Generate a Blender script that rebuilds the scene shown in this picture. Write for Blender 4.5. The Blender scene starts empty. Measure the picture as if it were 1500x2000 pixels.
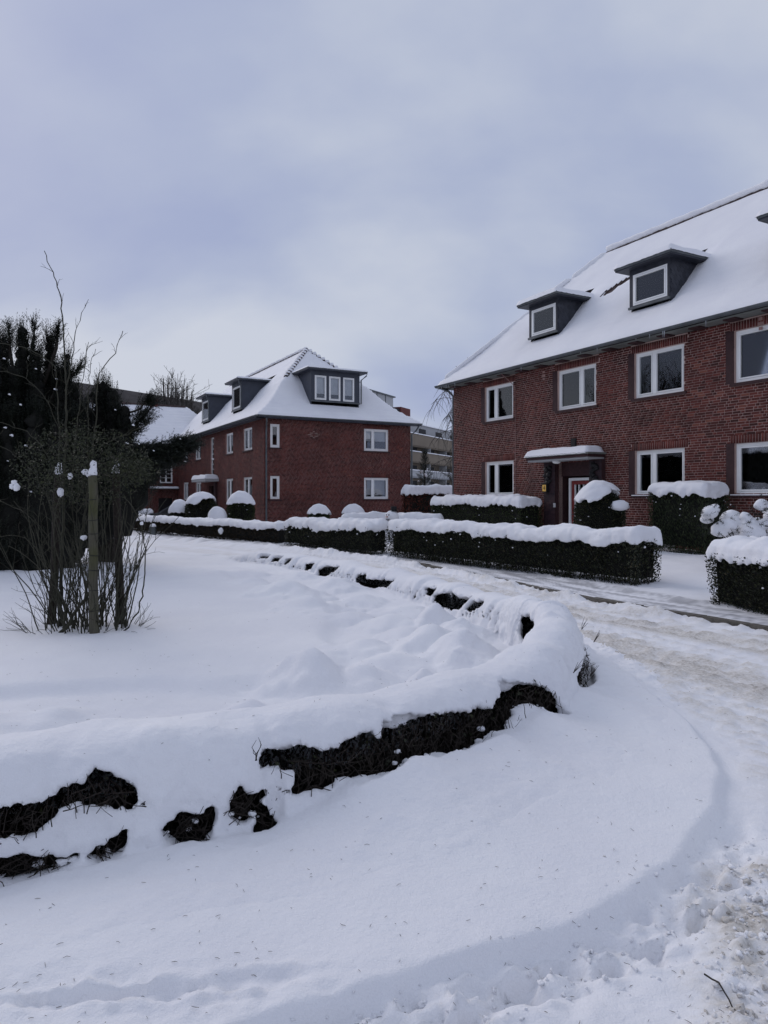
import bpy, math, random
import numpy as np
from mathutils import Vector, Matrix

random.seed(7)
RNG = np.random.default_rng(11)
SC = bpy.context.scene
COL = SC.collection

# ------------------------------------------------------------------ camera, sky, sun, exposure
CAM_H = 1.65
cam_d = bpy.data.cameras.new('camera')
cam = bpy.data.objects.new('camera', cam_d)
COL.objects.link(cam)
cam.location = (0, 0, CAM_H)
cam.rotation_euler = (math.radians(90), 0, 0)
cam_d.sensor_fit = 'HORIZONTAL'
cam_d.sensor_width = 36
cam_d.lens = 1404 / 1500 * 36
cam_d.shift_y = -26 / 1500
cam_d.clip_start = 0.05
cam_d.clip_end = 2000
SC.camera = cam

SUN_EL, SUN_AZ = math.radians(30), math.radians(-38)
w = bpy.data.worlds.new('World')
SC.world = w
w.use_nodes = True
nt = w.node_tree
nt.nodes.clear()


def N(t, kind, **kw):
    n = t.nodes.new(kind)
    for k, v in kw.items():
        if k.startswith('i_'):
            key = k[2:]
            n.inputs[int(key) if key.isdigit() else key].default_value = v
        else:
            setattr(n, k, v)
    return n


def ramp(t, stops, interp='LINEAR'):
    r = t.nodes.new('ShaderNodeValToRGB')
    r.color_ramp.interpolation = interp
    e = r.color_ramp.elements
    while len(e) < len(stops):
        e.new(0.5)
    for i, (p, c) in enumerate(stops):
        e[i].position = p
        e[i].color = tuple(c) + (1,) if len(c) == 3 else c
    return r


out = N(nt, 'ShaderNodeOutputWorld')
bg = N(nt, 'ShaderNodeBackground', i_Strength=0.1)
sky = N(nt, 'ShaderNodeTexSky', sky_type='NISHITA')
sky.sun_disc = False
sky.sun_elevation = SUN_EL
sky.sun_rotation = SUN_AZ
sky.air_density = 1.0
sky.dust_density = 2.0
tc = N(nt, 'ShaderNodeTexCoord')
sep = N(nt, 'ShaderNodeSeparateXYZ')
nt.links.new(tc.outputs['Generated'], sep.inputs[0])
zz = N(nt, 'ShaderNodeMath', operation='MAXIMUM', i_1=0.0)
nt.links.new(sep.outputs['Z'], zz.inputs[0])
za = N(nt, 'ShaderNodeMath', operation='ADD', i_1=0.6)
nt.links.new(zz.outputs[0], za.inputs[0])
dx = N(nt, 'ShaderNodeMath', operation='DIVIDE')
dy = N(nt, 'ShaderNodeMath', operation='DIVIDE')
nt.links.new(sep.outputs['X'], dx.inputs[0]); nt.links.new(za.outputs[0], dx.inputs[1])
nt.links.new(sep.outputs['Y'], dy.inputs[0]); nt.links.new(za.outputs[0], dy.inputs[1])
cmb = N(nt, 'ShaderNodeCombineXYZ')
nt.links.new(dx.outputs[0], cmb.inputs[0]); nt.links.new(dy.outputs[0], cmb.inputs[1])
mp = N(nt, 'ShaderNodeMapping')
mp.inputs['Rotation'].default_value = (0, 0, math.radians(24))
mp.inputs['Scale'].default_value = (1.3, 2.0, 1)
mp.inputs['Location'].default_value = (1.7, 4.4, 3.1)
nt.links.new(cmb.outputs[0], mp.inputs['Vector'])
n1 = N(nt, 'ShaderNodeTexNoise', i_Scale=1.35, i_Detail=6.0, i_Roughness=0.46, i_Distortion=0.15)
nt.links.new(mp.outputs[0], n1.inputs['Vector'])
cr = ramp(nt, [(0.37, (3.5, 4.05, 6.0)), (0.46, (4.0, 4.55, 6.25)), (0.54, (4.8, 5.3, 6.65)), (0.63, (5.7, 6.1, 7.1))])
nt.links.new(n1.outputs['Fac'], cr.inputs[0])
mx = N(nt, 'ShaderNodeMix', data_type='RGBA', i_0=0.965)
nt.links.new(sky.outputs[0], mx.inputs[6])
nt.links.new(cr.outputs[0], mx.inputs[7])
nt.links.new(mx.outputs[2], bg.inputs['Color'])
nt.links.new(bg.outputs[0], out.inputs[0])

sun_d = bpy.data.lights.new('sun', 'SUN')
sun_d.energy = 1.05
sun_d.angle = math.radians(36)
sun_d.color = (1.0, 0.93, 0.91)
sun = bpy.data.objects.new('sun', sun_d)
COL.objects.link(sun)
# the sun stands beyond the houses, to the left, behind the cloud
sd = Vector((math.sin(SUN_AZ) * math.cos(SUN_EL), math.cos(SUN_AZ) * math.cos(SUN_EL), math.sin(SUN_EL)))
sun.rotation_euler = sd.to_track_quat('Z', 'Y').to_euler()
sun.location = sd * 60

SC.view_settings.view_transform = 'Standard'
SC.view_settings.look = 'None'
SC.view_settings.exposure = 0.0
SC.view_settings.gamma = 1.0
SC.view_settings.use_curve_mapping = False
SC.render.engine = 'CYCLES'
SC.cycles.max_bounces = 6
SC.cycles.diffuse_bounces = 3
SC.cycles.transparent_max_bounces = 12
SC.cycles.use_denoising = True

# ------------------------------------------------------------------ numeric helpers
_perm = np.random.default_rng(3).permutation(256)
_perm = np.concatenate([_perm, _perm, _perm]).astype(np.int64)
_ga = np.random.default_rng(5).uniform(0, 2 * np.pi, 256)
_g2x, _g2y = np.cos(_ga), np.sin(_ga)
_g3 = np.random.default_rng(6).normal(size=(256, 3))
_g3 /= np.linalg.norm(_g3, axis=1)[:, None]


def fade(t):
    return t * t * t * (t * (t * 6 - 15) + 10)


def noise2(x, y):
    x = np.asarray(x, float); y = np.asarray(y, float)
    x0 = np.floor(x); y0 = np.floor(y)
    fx, fy = x - x0, y - y0
    xi = x0.astype(np.int64) & 255; yi = y0.astype(np.int64) & 255
    u, v = fade(fx), fade(fy)

    def g(ix, iy, dx_, dy_):
        h = _perm[_perm[(xi + ix) & 255] + ((yi + iy) & 255)]
        return _g2x[h] * dx_ + _g2y[h] * dy_
    a = g(0, 0, fx, fy); b = g(1, 0, fx - 1, fy); c = g(0, 1, fx, fy - 1); d = g(1, 1, fx - 1, fy - 1)
    return 1.4 * ((a + (b - a) * u) + ((c + (d - c) * u) - (a + (b - a) * u)) * v)


def fbm2(x, y, o=3, rough=0.5):
    r, a, f = 0, 1.0, 1.0
    for k in range(o):
        r = r + a * noise2(x * f + 17.3 * k, y * f - 9.1 * k)
        a *= rough; f *= 2.03
    return r


def noise3(p):
    p0 = np.floor(p); f = p - p0
    i = p0.astype(np.int64) & 255
    u = fade(f)
    r = 0
    for cx in (0, 1):
        for cy in (0, 1):
            for cz in (0, 1):
                h = _perm[_perm[_perm[(i[:, 0] + cx) & 255] + ((i[:, 1] + cy) & 255)] + ((i[:, 2] + cz) & 255)]
                g = _g3[h]
                d = g[:, 0] * (f[:, 0] - cx) + g[:, 1] * (f[:, 1] - cy) + g[:, 2] * (f[:, 2] - cz)
                wt = (u[:, 0] if cx else 1 - u[:, 0]) * (u[:, 1] if cy else 1 - u[:, 1]) * (u[:, 2] if cz else 1 - u[:, 2])
                r = r + wt * d
    return r * 1.5


def sstep(a, b, x):
    t = np.clip((x - a) / (b - a), 0, 1)
    return t * t * (3 - 2 * t)


def smax(a, b, k):
    h = np.clip(0.5 + 0.5 * (a - b) / k, 0, 1)
    return b + (a - b) * h + k * h * (1 - h)


def smin(a, b, k):
    return -smax(-a, -b, k)


def catmull(P, step):
    P = np.array(P, float)
    Q = np.vstack([2 * P[0] - P[1], P, 2 * P[-1] - P[-2]])
    o = []
    for i in range(1, len(Q) - 2):
        n = max(2, int(np.linalg.norm(Q[i + 1] - Q[i]) / step))
        t = np.linspace(0, 1, n, endpoint=False)[:, None]
        p0, p1, p2, p3 = Q[i - 1], Q[i], Q[i + 1], Q[i + 2]
        o.append(0.5 * (2 * p1 + (p2 - p0) * t + (2 * p0 - 5 * p1 + 4 * p2 - p3) * t ** 2 + (3 * p1 - p0 - 3 * p2 + p3) * t ** 3))
    o.append(P[-1:])
    return np.vstack(o)


class Path:
    """a plan curve; query gives arclength s and signed distance d (positive to its right)"""

    def __init__(self, P, step):
        self.p = catmull(P, step)
        t = np.gradient(self.p, axis=0)
        self.t = t / np.linalg.norm(t, axis=1)[:, None]
        self.s = np.concatenate([[0], np.cumsum(np.linalg.norm(np.diff(self.p, axis=0), axis=1))])

    def query(self, x, y):
        sh = np.shape(x)
        x = np.ravel(np.asarray(x, float)); y = np.ravel(np.asarray(y, float))
        S = np.empty(len(x)); D = np.empty(len(x))
        for a in range(0, len(x), 20000):
            X = x[a:a + 20000, None] - self.p[None, :, 0]; Y = y[a:a + 20000, None] - self.p[None, :, 1]
            q = X * X + Y * Y
            i = q.argmin(1)
            r = np.arange(len(i))
            tx, ty = self.t[i, 0], self.t[i, 1]
            al = X[r, i] * tx + Y[r, i] * ty
            cr_ = tx * Y[r, i] - ty * X[r, i]
            end = ((i == 0) & (al < 0)) | ((i == len(self.p) - 1) & (al > 0))
            dd = np.where(end, np.sqrt(q[r, i]), np.abs(cr_))
            S[a:a + 20000] = self.s[i] + np.where(end, 0, al)
            D[a:a + 20000] = -np.sign(cr_ + 1e-12) * dd
        return S.reshape(sh), D.reshape(sh)

    def at(self, s):
        return np.stack([np.interp(s, self.s, self.p[:, 0]), np.interp(s, self.s, self.p[:, 1])], -1)

    def tan(self, s):
        t = np.stack([np.interp(s, self.s, self.t[:, 0]), np.interp(s, self.s, self.t[:, 1])], -1)
        return t / np.linalg.norm(t, axis=-1, keepdims=True)


def seg_dist(x, y, P):
    """unsigned distance to a polyline with few points"""
    best = None
    for (ax, ay), (bx, by) in zip(P[:-1], P[1:]):
        ux, uy = bx - ax, by - ay
        t = np.clip(((x - ax) * ux + (y - ay) * uy) / (ux * ux + uy * uy), 0, 1)
        d = np.hypot(x - ax - t * ux, y - ay - t * uy)
        best = d if best is None else np.minimum(best, d)
    return best


def poly_sdf(px, py, V):
    """signed distance to a closed polygon (negative inside)"""
    V = np.array(V, float)
    d = np.full(np.shape(px), 1e9); s = np.zeros(np.shape(px), bool)
    n = len(V)
    for i in range(n):
        a = V[i]; b = V[i - 1]
        e = b - a
        wx, wy = px - a[0], py - a[1]
        t = np.clip((wx * e[0] + wy * e[1]) / (e @ e + 1e-12), 0, 1)
        d = np.minimum(d, (wx - e[0] * t) ** 2 + (wy - e[1] * t) ** 2)
        c = ((a[1] > py) != (b[1] > py)) & (px < (b[0] - a[0]) * (py - a[1]) / (b[1] - a[1] + 1e-12) + a[0])
        s ^= c
    return np.where(s, -1, 1) * np.sqrt(d)


def surface_nets(F, xs, ys, zs):
    """isosurface of F = 0 (negative inside) as vertices and quads"""
    neg = F < 0
    nx, ny, nz = F.shape
    cnt = np.zeros((nx - 1, ny - 1, nz - 1), np.int8)
    for i in (0, 1):
        for j in (0, 1):
            for k in (0, 1):
                cnt += neg[i:nx - 1 + i, j:ny - 1 + j, k:nz - 1 + k]
    act = np.argwhere((cnt > 0) & (cnt < 8))
    idx = np.full((nx - 1, ny - 1, nz - 1), -1, np.int64)
    idx[act[:, 0], act[:, 1], act[:, 2]] = np.arange(len(act))
    acc = np.zeros((len(act), 3)); num = np.zeros(len(act))
    C = [(i, j, k) for i in (0, 1) for j in (0, 1) for k in (0, 1)]
    val = {c: F[act[:, 0] + c[0], act[:, 1] + c[1], act[:, 2] + c[2]] for c in C}
    for c in C:
        for ax in range(3):
            if c[ax] == 0:
                e = list(c); e[ax] = 1; e = tuple(e)
                a, b = val[c], val[e]
                m = (a < 0) != (b < 0)
                t = np.where(m, a / np.where(m, a - b, 1), 0)
                p = np.tile(np.array(c, float), (len(act), 1)); p[:, ax] = t
                acc += p * m[:, None]; num += m
    q = acc / num[:, None] + act
    V = np.stack([np.interp(q[:, 0], np.arange(nx), xs), np.interp(q[:, 1], np.arange(ny), ys), np.interp(q[:, 2], np.arange(nz), zs)], 1)
    faces = []
    for ax in range(3):
        sl0 = [slice(None)] * 3; sl1 = [slice(None)] * 3
        sl0[ax] = slice(0, -1); sl1[ax] = slice(1, None)
        a, b = neg[tuple(sl0)], neg[tuple(sl1)]
        E = np.argwhere(a != b)
        o1, o2 = [(1, 2), (2, 0), (0, 1)][ax]
        ok = (E[:, o1] > 0) & (E[:, o2] > 0) & (E[:, o1] < F.shape[o1] - 1) & (E[:, o2] < F.shape[o2] - 1)
        E = E[ok]
        flip = a[E[:, 0], E[:, 1], E[:, 2]]
        quad = []
        for u_, v_ in ((-1, -1), (0, -1), (0, 0), (-1, 0)):
            D = E.copy(); D[:, o1] += u_; D[:, o2] += v_
            quad.append(idx[D[:, 0], D[:, 1], D[:, 2]])
        Q = np.stack(quad, 1)
        Q[~flip] = Q[~flip][:, ::-1]
        faces.append(Q)
    Fc = np.vstack(faces)
    return V, Fc[(Fc >= 0).all(1)]


# ------------------------------------------------------------------ object helpers
def tag(o, label=None, cat=None, group=None, kind=None):
    if label: o['label'] = label
    if cat: o['category'] = cat
    if group: o['group'] = group
    if kind: o['kind'] = kind
    return o


def empty(name, loc, rz=0.0):
    o = bpy.data.objects.new(name, None)
    COL.objects.link(o)
    o.location = loc
    o.rotation_euler = (0, 0, rz)
    o.empty_display_size = 0.2
    return o


def np_mesh(name, V, F, smooth=False):
    V = np.asarray(V, np.float32).reshape(-1, 3); F = np.asarray(F, np.int32)
    me = bpy.data.meshes.new(name)
    nf, k = F.shape
    me.vertices.add(len(V)); me.vertices.foreach_set('co', V.ravel())
    me.loops.add(nf * k); me.loops.foreach_set('vertex_index', F.ravel())
    me.polygons.add(nf)
    me.polygons.foreach_set('loop_start', np.arange(0, nf * k, k, dtype=np.int32))
    me.polygons.foreach_set('loop_total', np.full(nf, k, np.int32))
    if smooth:
        me.polygons.foreach_set('use_smooth', np.ones(nf, bool))
    me.update(calc_edges=True)
    return me


def attr(me, name, vals, dom='POINT'):
    a = me.attributes.new(name, 'FLOAT', dom)
    a.data.foreach_set('value', np.asarray(vals, np.float32).ravel())


def link(name, me, m, parent=None):
    o = bpy.data.objects.new(name, me)
    if m is not None:
        me.materials.append(m)
    COL.objects.link(o)
    if parent is not None:
        o.parent = parent
    return o


def np_obj(name, V, F, m, parent=None, smooth=False, rnd=None, per=1):
    me = np_mesh(name, V, F, smooth)
    if rnd is not None:
        attr(me, 'rnd', np.repeat(rnd, per), 'FACE')
    return link(name, me, m, parent)


_BF = np.array([[0, 1, 2, 3], [7, 6, 5, 4], [0, 4, 5, 1], [1, 5, 6, 2], [2, 6, 7, 3], [3, 7, 4, 0]])


class MB:
    """collects boxes, prisms and tubes and links them as ONE mesh object"""

    def __init__(self, M=None):
        self.v, self.f, self.n = [], [], 0
        self.M = M or (lambda u, w_, z: (u, w_, z))

    def add(self, V, F):
        V = np.asarray(V, float)
        self.v.append(V)
        self.f += [[int(i) + self.n for i in f] for f in F]
        self.n += len(V)
        return self

    def box(self, u0, u1, w0, w1, z0, z1):
        c = [(u0, w0, z0), (u0, w1, z0), (u1, w1, z0), (u1, w0, z0), (u0, w0, z1), (u0, w1, z1), (u1, w1, z1), (u1, w0, z1)]
        return self.add([self.M(*p) for p in c], _BF)

    def quad(self, *pts):
        return self.add([self.M(*p) for p in pts], [list(range(len(pts)))])

    def prism(self, poly, axis_pts):
        """extrude a closed 2-D outline (list of mapped 3-D loops)"""
        a, b = axis_pts
        n = len(poly)
        V = [self.M(*a(p)) for p in poly] + [self.M(*b(p)) for p in poly]
        F = [[i, (i + 1) % n, n + (i + 1) % n, n + i] for i in range(n)] + [list(range(n))[::-1], list(range(n, 2 * n))]
        return self.add(V, F)

    def tube(self, pts, r, n=6, r1=None):
        pts = np.array([self.M(*p) for p in pts], float)
        V, F = tube_np(pts, r, r if r1 is None else r1, n, caps=True)
        return self.add(V, F)

    def build(self, name, m, parent=None, smooth=False):
        me = bpy.data.meshes.new(name)
        V = np.vstack(self.v)
        me.from_pydata([tuple(p) for p in V], [], self.f)
        import bmesh
        bm = bmesh.new(); bm.from_mesh(me)
        bmesh.ops.recalc_face_normals(bm, faces=bm.faces)
        bm.to_mesh(me); bm.free()
        if smooth:
            me.polygons.foreach_set('use_smooth', np.ones(len(me.polygons), bool))
        return link(name, me, m, parent)


def tube_np(pts, r0, r1, n, caps=False):
    pts = np.asarray(pts, float)
    m = len(pts)
    t = np.gradient(pts, axis=0)
    t /= np.linalg.norm(t, axis=1)[:, None] + 1e-9
    ref = np.where(np.abs(t[:, 2:3]) > 0.9, np.array([[1.0, 0, 0]]), np.array([[0, 0, 1.0]]))
    a = np.cross(t, ref); a /= np.linalg.norm(a, axis=1)[:, None] + 1e-9
    b = np.cross(t, a)
    ang = np.arange(n) * 2 * np.pi / n
    r = np.linspace(r0, r1, m)[:, None, None]
    V = pts[:, None, :] + r * (np.cos(ang)[None, :, None] * a[:, None, :] + np.sin(ang)[None, :, None] * b[:, None, :])
    V = V.reshape(-1, 3)
    i = np.arange(m - 1)[:, None] * n; k = np.arange(n)[None, :]; k2 = (k + 1) % n
    F = np.stack([i + k, i + k2, i + n + k2, i + n + k], -1).reshape(-1, 4)
    F = F.tolist() if caps else F
    if caps:
        F += [list(range(n))[::-1], list(range((m - 1) * n, m * n))]
    return V, F


class Twigs:
    """many thin tapering tubes in one mesh"""

    def __init__(self):
        self.v, self.f, self.n = [], [], 0

    def add(self, pts, r0, r1, n=3):
        V, F = tube_np(pts, r0, r1, n)
        self.v.append(V); self.f.append(F + self.n); self.n += len(V)

    def build(self, name, m, parent=None):
        return np_obj(name, np.vstack(self.v), np.vstack(self.f), m, parent, smooth=True)


def rand_unit(n, rng=RNG):
    v = rng.normal(size=(n, 3))
    return v / np.linalg.norm(v, axis=1)[:, None]


def leaves(P, size, m, name, parent, aspect=0.55, up=0.0, rng=RNG, dirs=None):
    """one small pointed leaf per point"""
    n = len(P)
    a = rand_unit(n, rng) if dirs is None else dirs + 0.35 * rand_unit(n, rng)
    a[:, 2] += up
    a /= np.linalg.norm(a, axis=1)[:, None]
    b = np.cross(a, rand_unit(n, rng)); b /= np.linalg.norm(b, axis=1)[:, None] + 1e-9
    s = (size * rng.uniform(0.65, 1.35, n))[:, None]
    nrm = np.cross(a, b)
    V = np.stack([P - a * s * 0.5, P + b * s * aspect * 0.5 + nrm * s * 0.06, P + a * s * 0.5, P - b * s * aspect * 0.5 + nrm * s * 0.06], 1).reshape(-1, 3)
    F = np.arange(4 * n).reshape(-1, 4)
    o = np_obj(name, V, F, m, parent, rnd=rng.random(n))
    o['kind'] = 'stuff'
    return o


def sprays(P, D, L, n, nl, nw, m, name, parent, rng=RNG, spread=0.8):
    """shoots set with needles: positions P, axes D, lengths L, n needles each"""
    k = len(P)
    ref = np.where(np.abs(D[:, 2:3]) > 0.9, np.array([[1.0, 0, 0]]), np.array([[0, 0, 1.0]]))
    a = np.cross(D, ref); a /= np.linalg.norm(a, axis=1)[:, None]
    b = np.cross(D, a)
    j = np.arange(n)
    t = (j + 0.5) / n
    ph = j * 2.39996 + rng.uniform(0, 6.28, (k, 1))
    pos = P[:, None, :] + D[:, None, :] * (L[:, None] * t[None, :])[..., None]
    rad = np.cos(ph)[..., None] * a[:, None, :] + np.sin(ph)[..., None] * b[:, None, :]
    tip = pos + (rad * spread + D[:, None, :] * 0.55) * (nl * (1.15 - 0.5 * t)[None, :] * rng.uniform(0.7, 1.3, (k, n)))[..., None]
    tg = np.cross(rad, D[:, None, :].repeat(n, 1)) * nw
    V = np.stack([pos - tg, pos + tg, tip], 2).reshape(-1, 3)
    F = np.arange(len(V)).reshape(-1, 3)
    o = np_obj(name, V, F, m, parent, rnd=np.repeat(rng.random(k), n))
    o['kind'] = 'stuff'
    return o


def blob(c, r, squash=0.8, seed=0, amp=0.25, nu=14, nv=10, flat=None):
    """one lumpy snow clump: vertices and quads"""
    th = np.linspace(0, 2 * np.pi, nu, endpoint=False); ph = np.linspace(0.05, np.pi - 0.05, nv)
    T, Pp = np.meshgrid(th, ph, indexing='ij')
    d = np.stack([np.sin(Pp) * np.cos(T), np.sin(Pp) * np.sin(T), np.cos(Pp)], -1).reshape(-1, 3)
    rr = 1 + amp * noise3(d * 1.3 + seed * 7.7) + 0.4 * amp * noise3(d * 3.1 + seed * 3.3)
    R = np.array(r if np.ndim(r) else (r, r, r * squash), float)
    V = d * rr[:, None] * R
    if flat is not None:
        V[:, 2] = np.maximum(V[:, 2], -flat)
    V = V + np.array(c)
    F = []
    for i in range(nu):
        for j in range(nv - 1):
            F.append([i * nv + j, i * nv + j + 1, ((i + 1) % nu) * nv + j + 1, ((i + 1) % nu) * nv + j])
    return V, np.array(F)


def blobs(list_, name, m, parent=None):
    v, f, n = [], [], 0
    for V, F in list_:
        v.append(V); f.append(F + n); n += len(V)
    return np_obj(name, np.vstack(v), np.vstack(f), m, parent, smooth=True)


# ------------------------------------------------------------------ materials
def new_mat(name):
    m = bpy.data.materials.new(name)
    m.use_nodes = True
    t = m.node_tree
    b = t.nodes['Principled BSDF']
    return m, t, b


def plain(name, col, rough=0.6, var=0.15, scale=8.0, bump=0.0, spec=0.3, metal=0.0):
    """one base colour with a little procedural unevenness"""
    m, t, b = new_mat(name)
    tc_ = N(t, 'ShaderNodeTexCoord')
    nz = N(t, 'ShaderNodeTexNoise', i_Scale=scale, i_Detail=4.0)
    t.links.new(tc_.outputs['Object'], nz.inputs['Vector'])
    r = ramp(t, [(0.3, [c * (1 - var) for c in col]), (0.7, [min(1, c * (1 + var)) for c in col])])
    t.links.new(nz.outputs['Fac'], r.inputs[0])
    t.links.new(r.outputs[0], b.inputs['Base Color'])
    b.inputs['Roughness'].default_value = rough
    b.inputs['Specular IOR Level'].default_value = spec
    b.inputs['Metallic'].default_value = metal
    if bump:
        bp = N(t, 'ShaderNodeBump', i_Strength=bump, i_Distance=0.01)
        t.links.new(nz.outputs['Fac'], bp.inputs['Height'])
        t.links.new(bp.outputs[0], b.inputs['Normal'])
    return m


def varied(name, stops, rough=0.6, spec=0.25, obj=False, bump=False, trans=0.0):
    """colour picked per piece (leaf, brick) from a ramp"""
    m, t, b = new_mat(name)
    if obj:
        a = N(t, 'ShaderNodeObjectInfo'); o_ = a.outputs['Random']
    else:
        a = N(t, 'ShaderNodeAttribute', attribute_name='rnd'); o_ = a.outputs['Fac']
    r = ramp(t, stops)
    t.links.new(o_, r.inputs[0])
    last = r.outputs[0]
    if bump:
        tc_ = N(t, 'ShaderNodeTexCoord')
        nz = N(t, 'ShaderNodeTexNoise', i_Scale=1.1, i_Detail=5.0)
        t.links.new(tc_.outputs['Object'], nz.inputs['Vector'])
        r2 = ramp(t, [(0.28, (0.58, 0.60, 0.63)), (0.5, (0.95, 0.94, 0.94)), (0.72, (1.22, 1.12, 1.08))])
        t.links.new(nz.outputs['Fac'], r2.inputs[0])
        mm = N(t, 'ShaderNodeMix', data_type='RGBA', blend_type='MULTIPLY', i_0=1.0)
        t.links.new(last, mm.inputs[6]); t.links.new(r2.outputs[0], mm.inputs[7])
        last = mm.outputs[2]
    t.links.new(last, b.inputs['Base Color'])
    b.inputs['Roughness'].default_value = rough
    b.inputs['Specular IOR Level'].default_value = spec
    return m


def snow_mat(name, ground=False):
    m, t, b = new_mat(name)
    tc_ = N(t, 'ShaderNodeTexCoord')
    big = N(t, 'ShaderNodeTexNoise', i_Scale=0.9, i_Detail=4.0)
    t.links.new(tc_.outputs['Object'], big.inputs['Vector'])
    base = ramp(t, [(0.3, (0.80, 0.80, 0.83)), (0.7, (0.86, 0.86, 0.875))])
    t.links.new(big.outputs['Fac'], base.inputs[0])
    last = base.outputs[0]
    f1 = N(t, 'ShaderNodeTexNoise', i_Scale=34.0, i_Detail=5.0, i_Roughness=0.65)
    t.links.new(tc_.outputs['Object'], f1.inputs['Vector'])
    if ground:
        at = N(t, 'ShaderNodeAttribute', attribute_name='dirt')
        dm = N(t, 'ShaderNodeMath', operation='MULTIPLY_ADD', i_1=3.0, i_2=-1.5)
        t.links.new(f1.outputs['Fac'], dm.inputs[0])
        da = N(t, 'ShaderNodeMath', operation='MULTIPLY_ADD', i_1=0.9)
        t.links.new(at.outputs['Fac'], da.inputs[0]); 
        dmm = N(t, 'ShaderNodeMath', operation='MULTIPLY')
        t.links.new(dm.outputs[0], dmm.inputs[0]); t.links.new(at.outputs['Fac'], dmm.inputs[1])
        t.links.new(dmm.outputs[0], da.inputs[2])
        dr = ramp(t, [(0.0, (1, 1, 1)), (0.3, (0.80, 0.765, 0.70)), (0.65, (0.51, 0.47, 0.41)), (1.0, (0.22, 0.19, 0.15))])
        t.links.new(da.outputs[0], dr.inputs[0])
        mm = N(t, 'ShaderNodeMix', data_type='RGBA', blend_type='MULTIPLY', i_0=1.0)
        t.links.new(last, mm.inputs[6]); t.links.new(dr.outputs[0], mm.inputs[7])
        ai = N(t, 'ShaderNodeAttribute', attribute_name='ice')
        m2 = N(t, 'ShaderNodeMix', data_type='RGBA', i_7=(0.30, 0.30, 0.315, 1))
        t.links.new(ai.outputs['Fac'], m2.inputs[0]); t.links.new(mm.outputs[2], m2.inputs[6])
        last = m2.outputs[2]
        ro = N(t, 'ShaderNodeMath', operation='MULTIPLY_ADD', i_1=-0.35, i_2=0.75)
        t.links.new(ai.outputs['Fac'], ro.inputs[0]); t.links.new(ro.outputs[0], b.inputs['Roughness'])
    else:
        b.inputs['Roughness'].default_value = 0.75
    t.links.new(last, b.inputs['Base Color'])
    b.inputs['Specular IOR Level'].default_value = 0.25
    f2 = N(t, 'ShaderNodeTexNoise', i_Scale=150.0, i_Detail=3.0)
    t.links.new(tc_.outputs['Object'], f2.inputs['Vector'])
    ad = N(t, 'ShaderNodeMath', operation='MULTIPLY_ADD', i_1=0.35)
    t.links.new(f2.outputs['Fac'], ad.inputs[0]); t.links.new(f1.outputs['Fac'], ad.inputs[2])
    bp = N(t, 'ShaderNodeBump', i_Strength=0.55, i_Distance=0.014)
    t.links.new(ad.outputs[0], bp.inputs['Height'])
    t.links.new(bp.outputs[0], b.inputs['Normal'])
    return m


M = {}
M['snow'] = snow_mat('snow')
M['ground'] = snow_mat('ground snow', True)
BR = [(0.0, (0.042, 0.014, 0.012)), (0.25, (0.080, 0.022, 0.018)), (0.6, (0.108, 0.029, 0.0235)), (0.9, (0.148, 0.041, 0.031)), (1.0, (0.19, 0.07, 0.048))]
M['brick'] = varied('brick', BR, 0.75, 0.2, bump=True)
M['brick_one'] = varied('single brick', BR, 0.75, 0.2, obj=True)
BR2 = [(0.0, (0.07, 0.019, 0.017)), (0.3, (0.10, 0.025, 0.021)), (0.7, (0.13, 0.032, 0.027)), (1.0, (0.19, 0.06, 0.042))]
M['brick_red'] = varied('red brick', BR2, 0.75, 0.2, bump=True)
M['dark_brick'] = varied('dark purple brick', [(0, (0.022, 0.014, 0.018)), (0.6, (0.036, 0.020, 0.025)), (1, (0.05, 0.027, 0.03))], 0.6, 0.25)
M['mortar'] = plain('mortar', (0.45, 0.32, 0.28), 0.9, 0.35, 0.9)
M['mortar_red'] = plain('mortar rose', (0.33, 0.20, 0.175), 0.9, 0.35, 0.9)
M['frame'] = plain('white window plastic', (0.86, 0.86, 0.84), 0.35, 0.03, 3)
M['slate'] = varied('slate', [(0, (0.022, 0.024, 0.032)), (1, (0.040, 0.043, 0.055))], 0.5, 0.4, obj=True)
M['slate_b'] = plain('slate sheet', (0.030, 0.033, 0.044), 0.5, 0.25, 6)
M['grey'] = plain('grey cladding', (0.052, 0.058, 0.075), 0.5, 0.12, 2)
M['zinc'] = plain('zinc', (0.105, 0.115, 0.12), 0.45, 0.25, 3, metal=0.3)
M['soffit'] = plain('soffit board', (0.17, 0.175, 0.16), 0.7, 0.3, 1.5)
M['tile'] = plain('roof tile', (0.045, 0.026, 0.024), 0.7, 0.4, 4)
M['dark'] = plain('dim room', (0.022, 0.021, 0.020), 0.9, 0.1, 1)  # the dimness of the rooms is put into this colour
M['blind'] = plain('pale blind', (0.82, 0.84, 0.87), 0.9, 0.05, 2)
M['net'] = plain('net curtain', (0.55, 0.55, 0.58), 0.9, 0.2, 14)
M['door_red'] = plain('red door paint', (0.22, 0.04, 0.036), 0.45, 0.1, 4)
M['wood'] = plain('weathered timber', (0.060, 0.052, 0.036), 0.9, 0.3, 5)
M['bronze'] = plain('dark bronze', (0.012, 0.011, 0.012), 0.5, 0.2, 20)
M['black'] = plain('black', (0.012, 0.012, 0.014), 0.6, 0.1, 10)
M['bark'] = plain('bark', (0.030, 0.025, 0.020), 0.9, 0.35, 30)
M['hedge_bark'] = plain('hedge stem bark', (0.026, 0.020, 0.016), 0.9, 0.4, 25)
M['twig_green'] = plain('mossy bark', (0.045, 0.044, 0.030), 0.9, 0.3, 12)
M['twig_grey'] = plain('pale twig', (0.075, 0.068, 0.06), 0.9, 0.2, 6)
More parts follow.
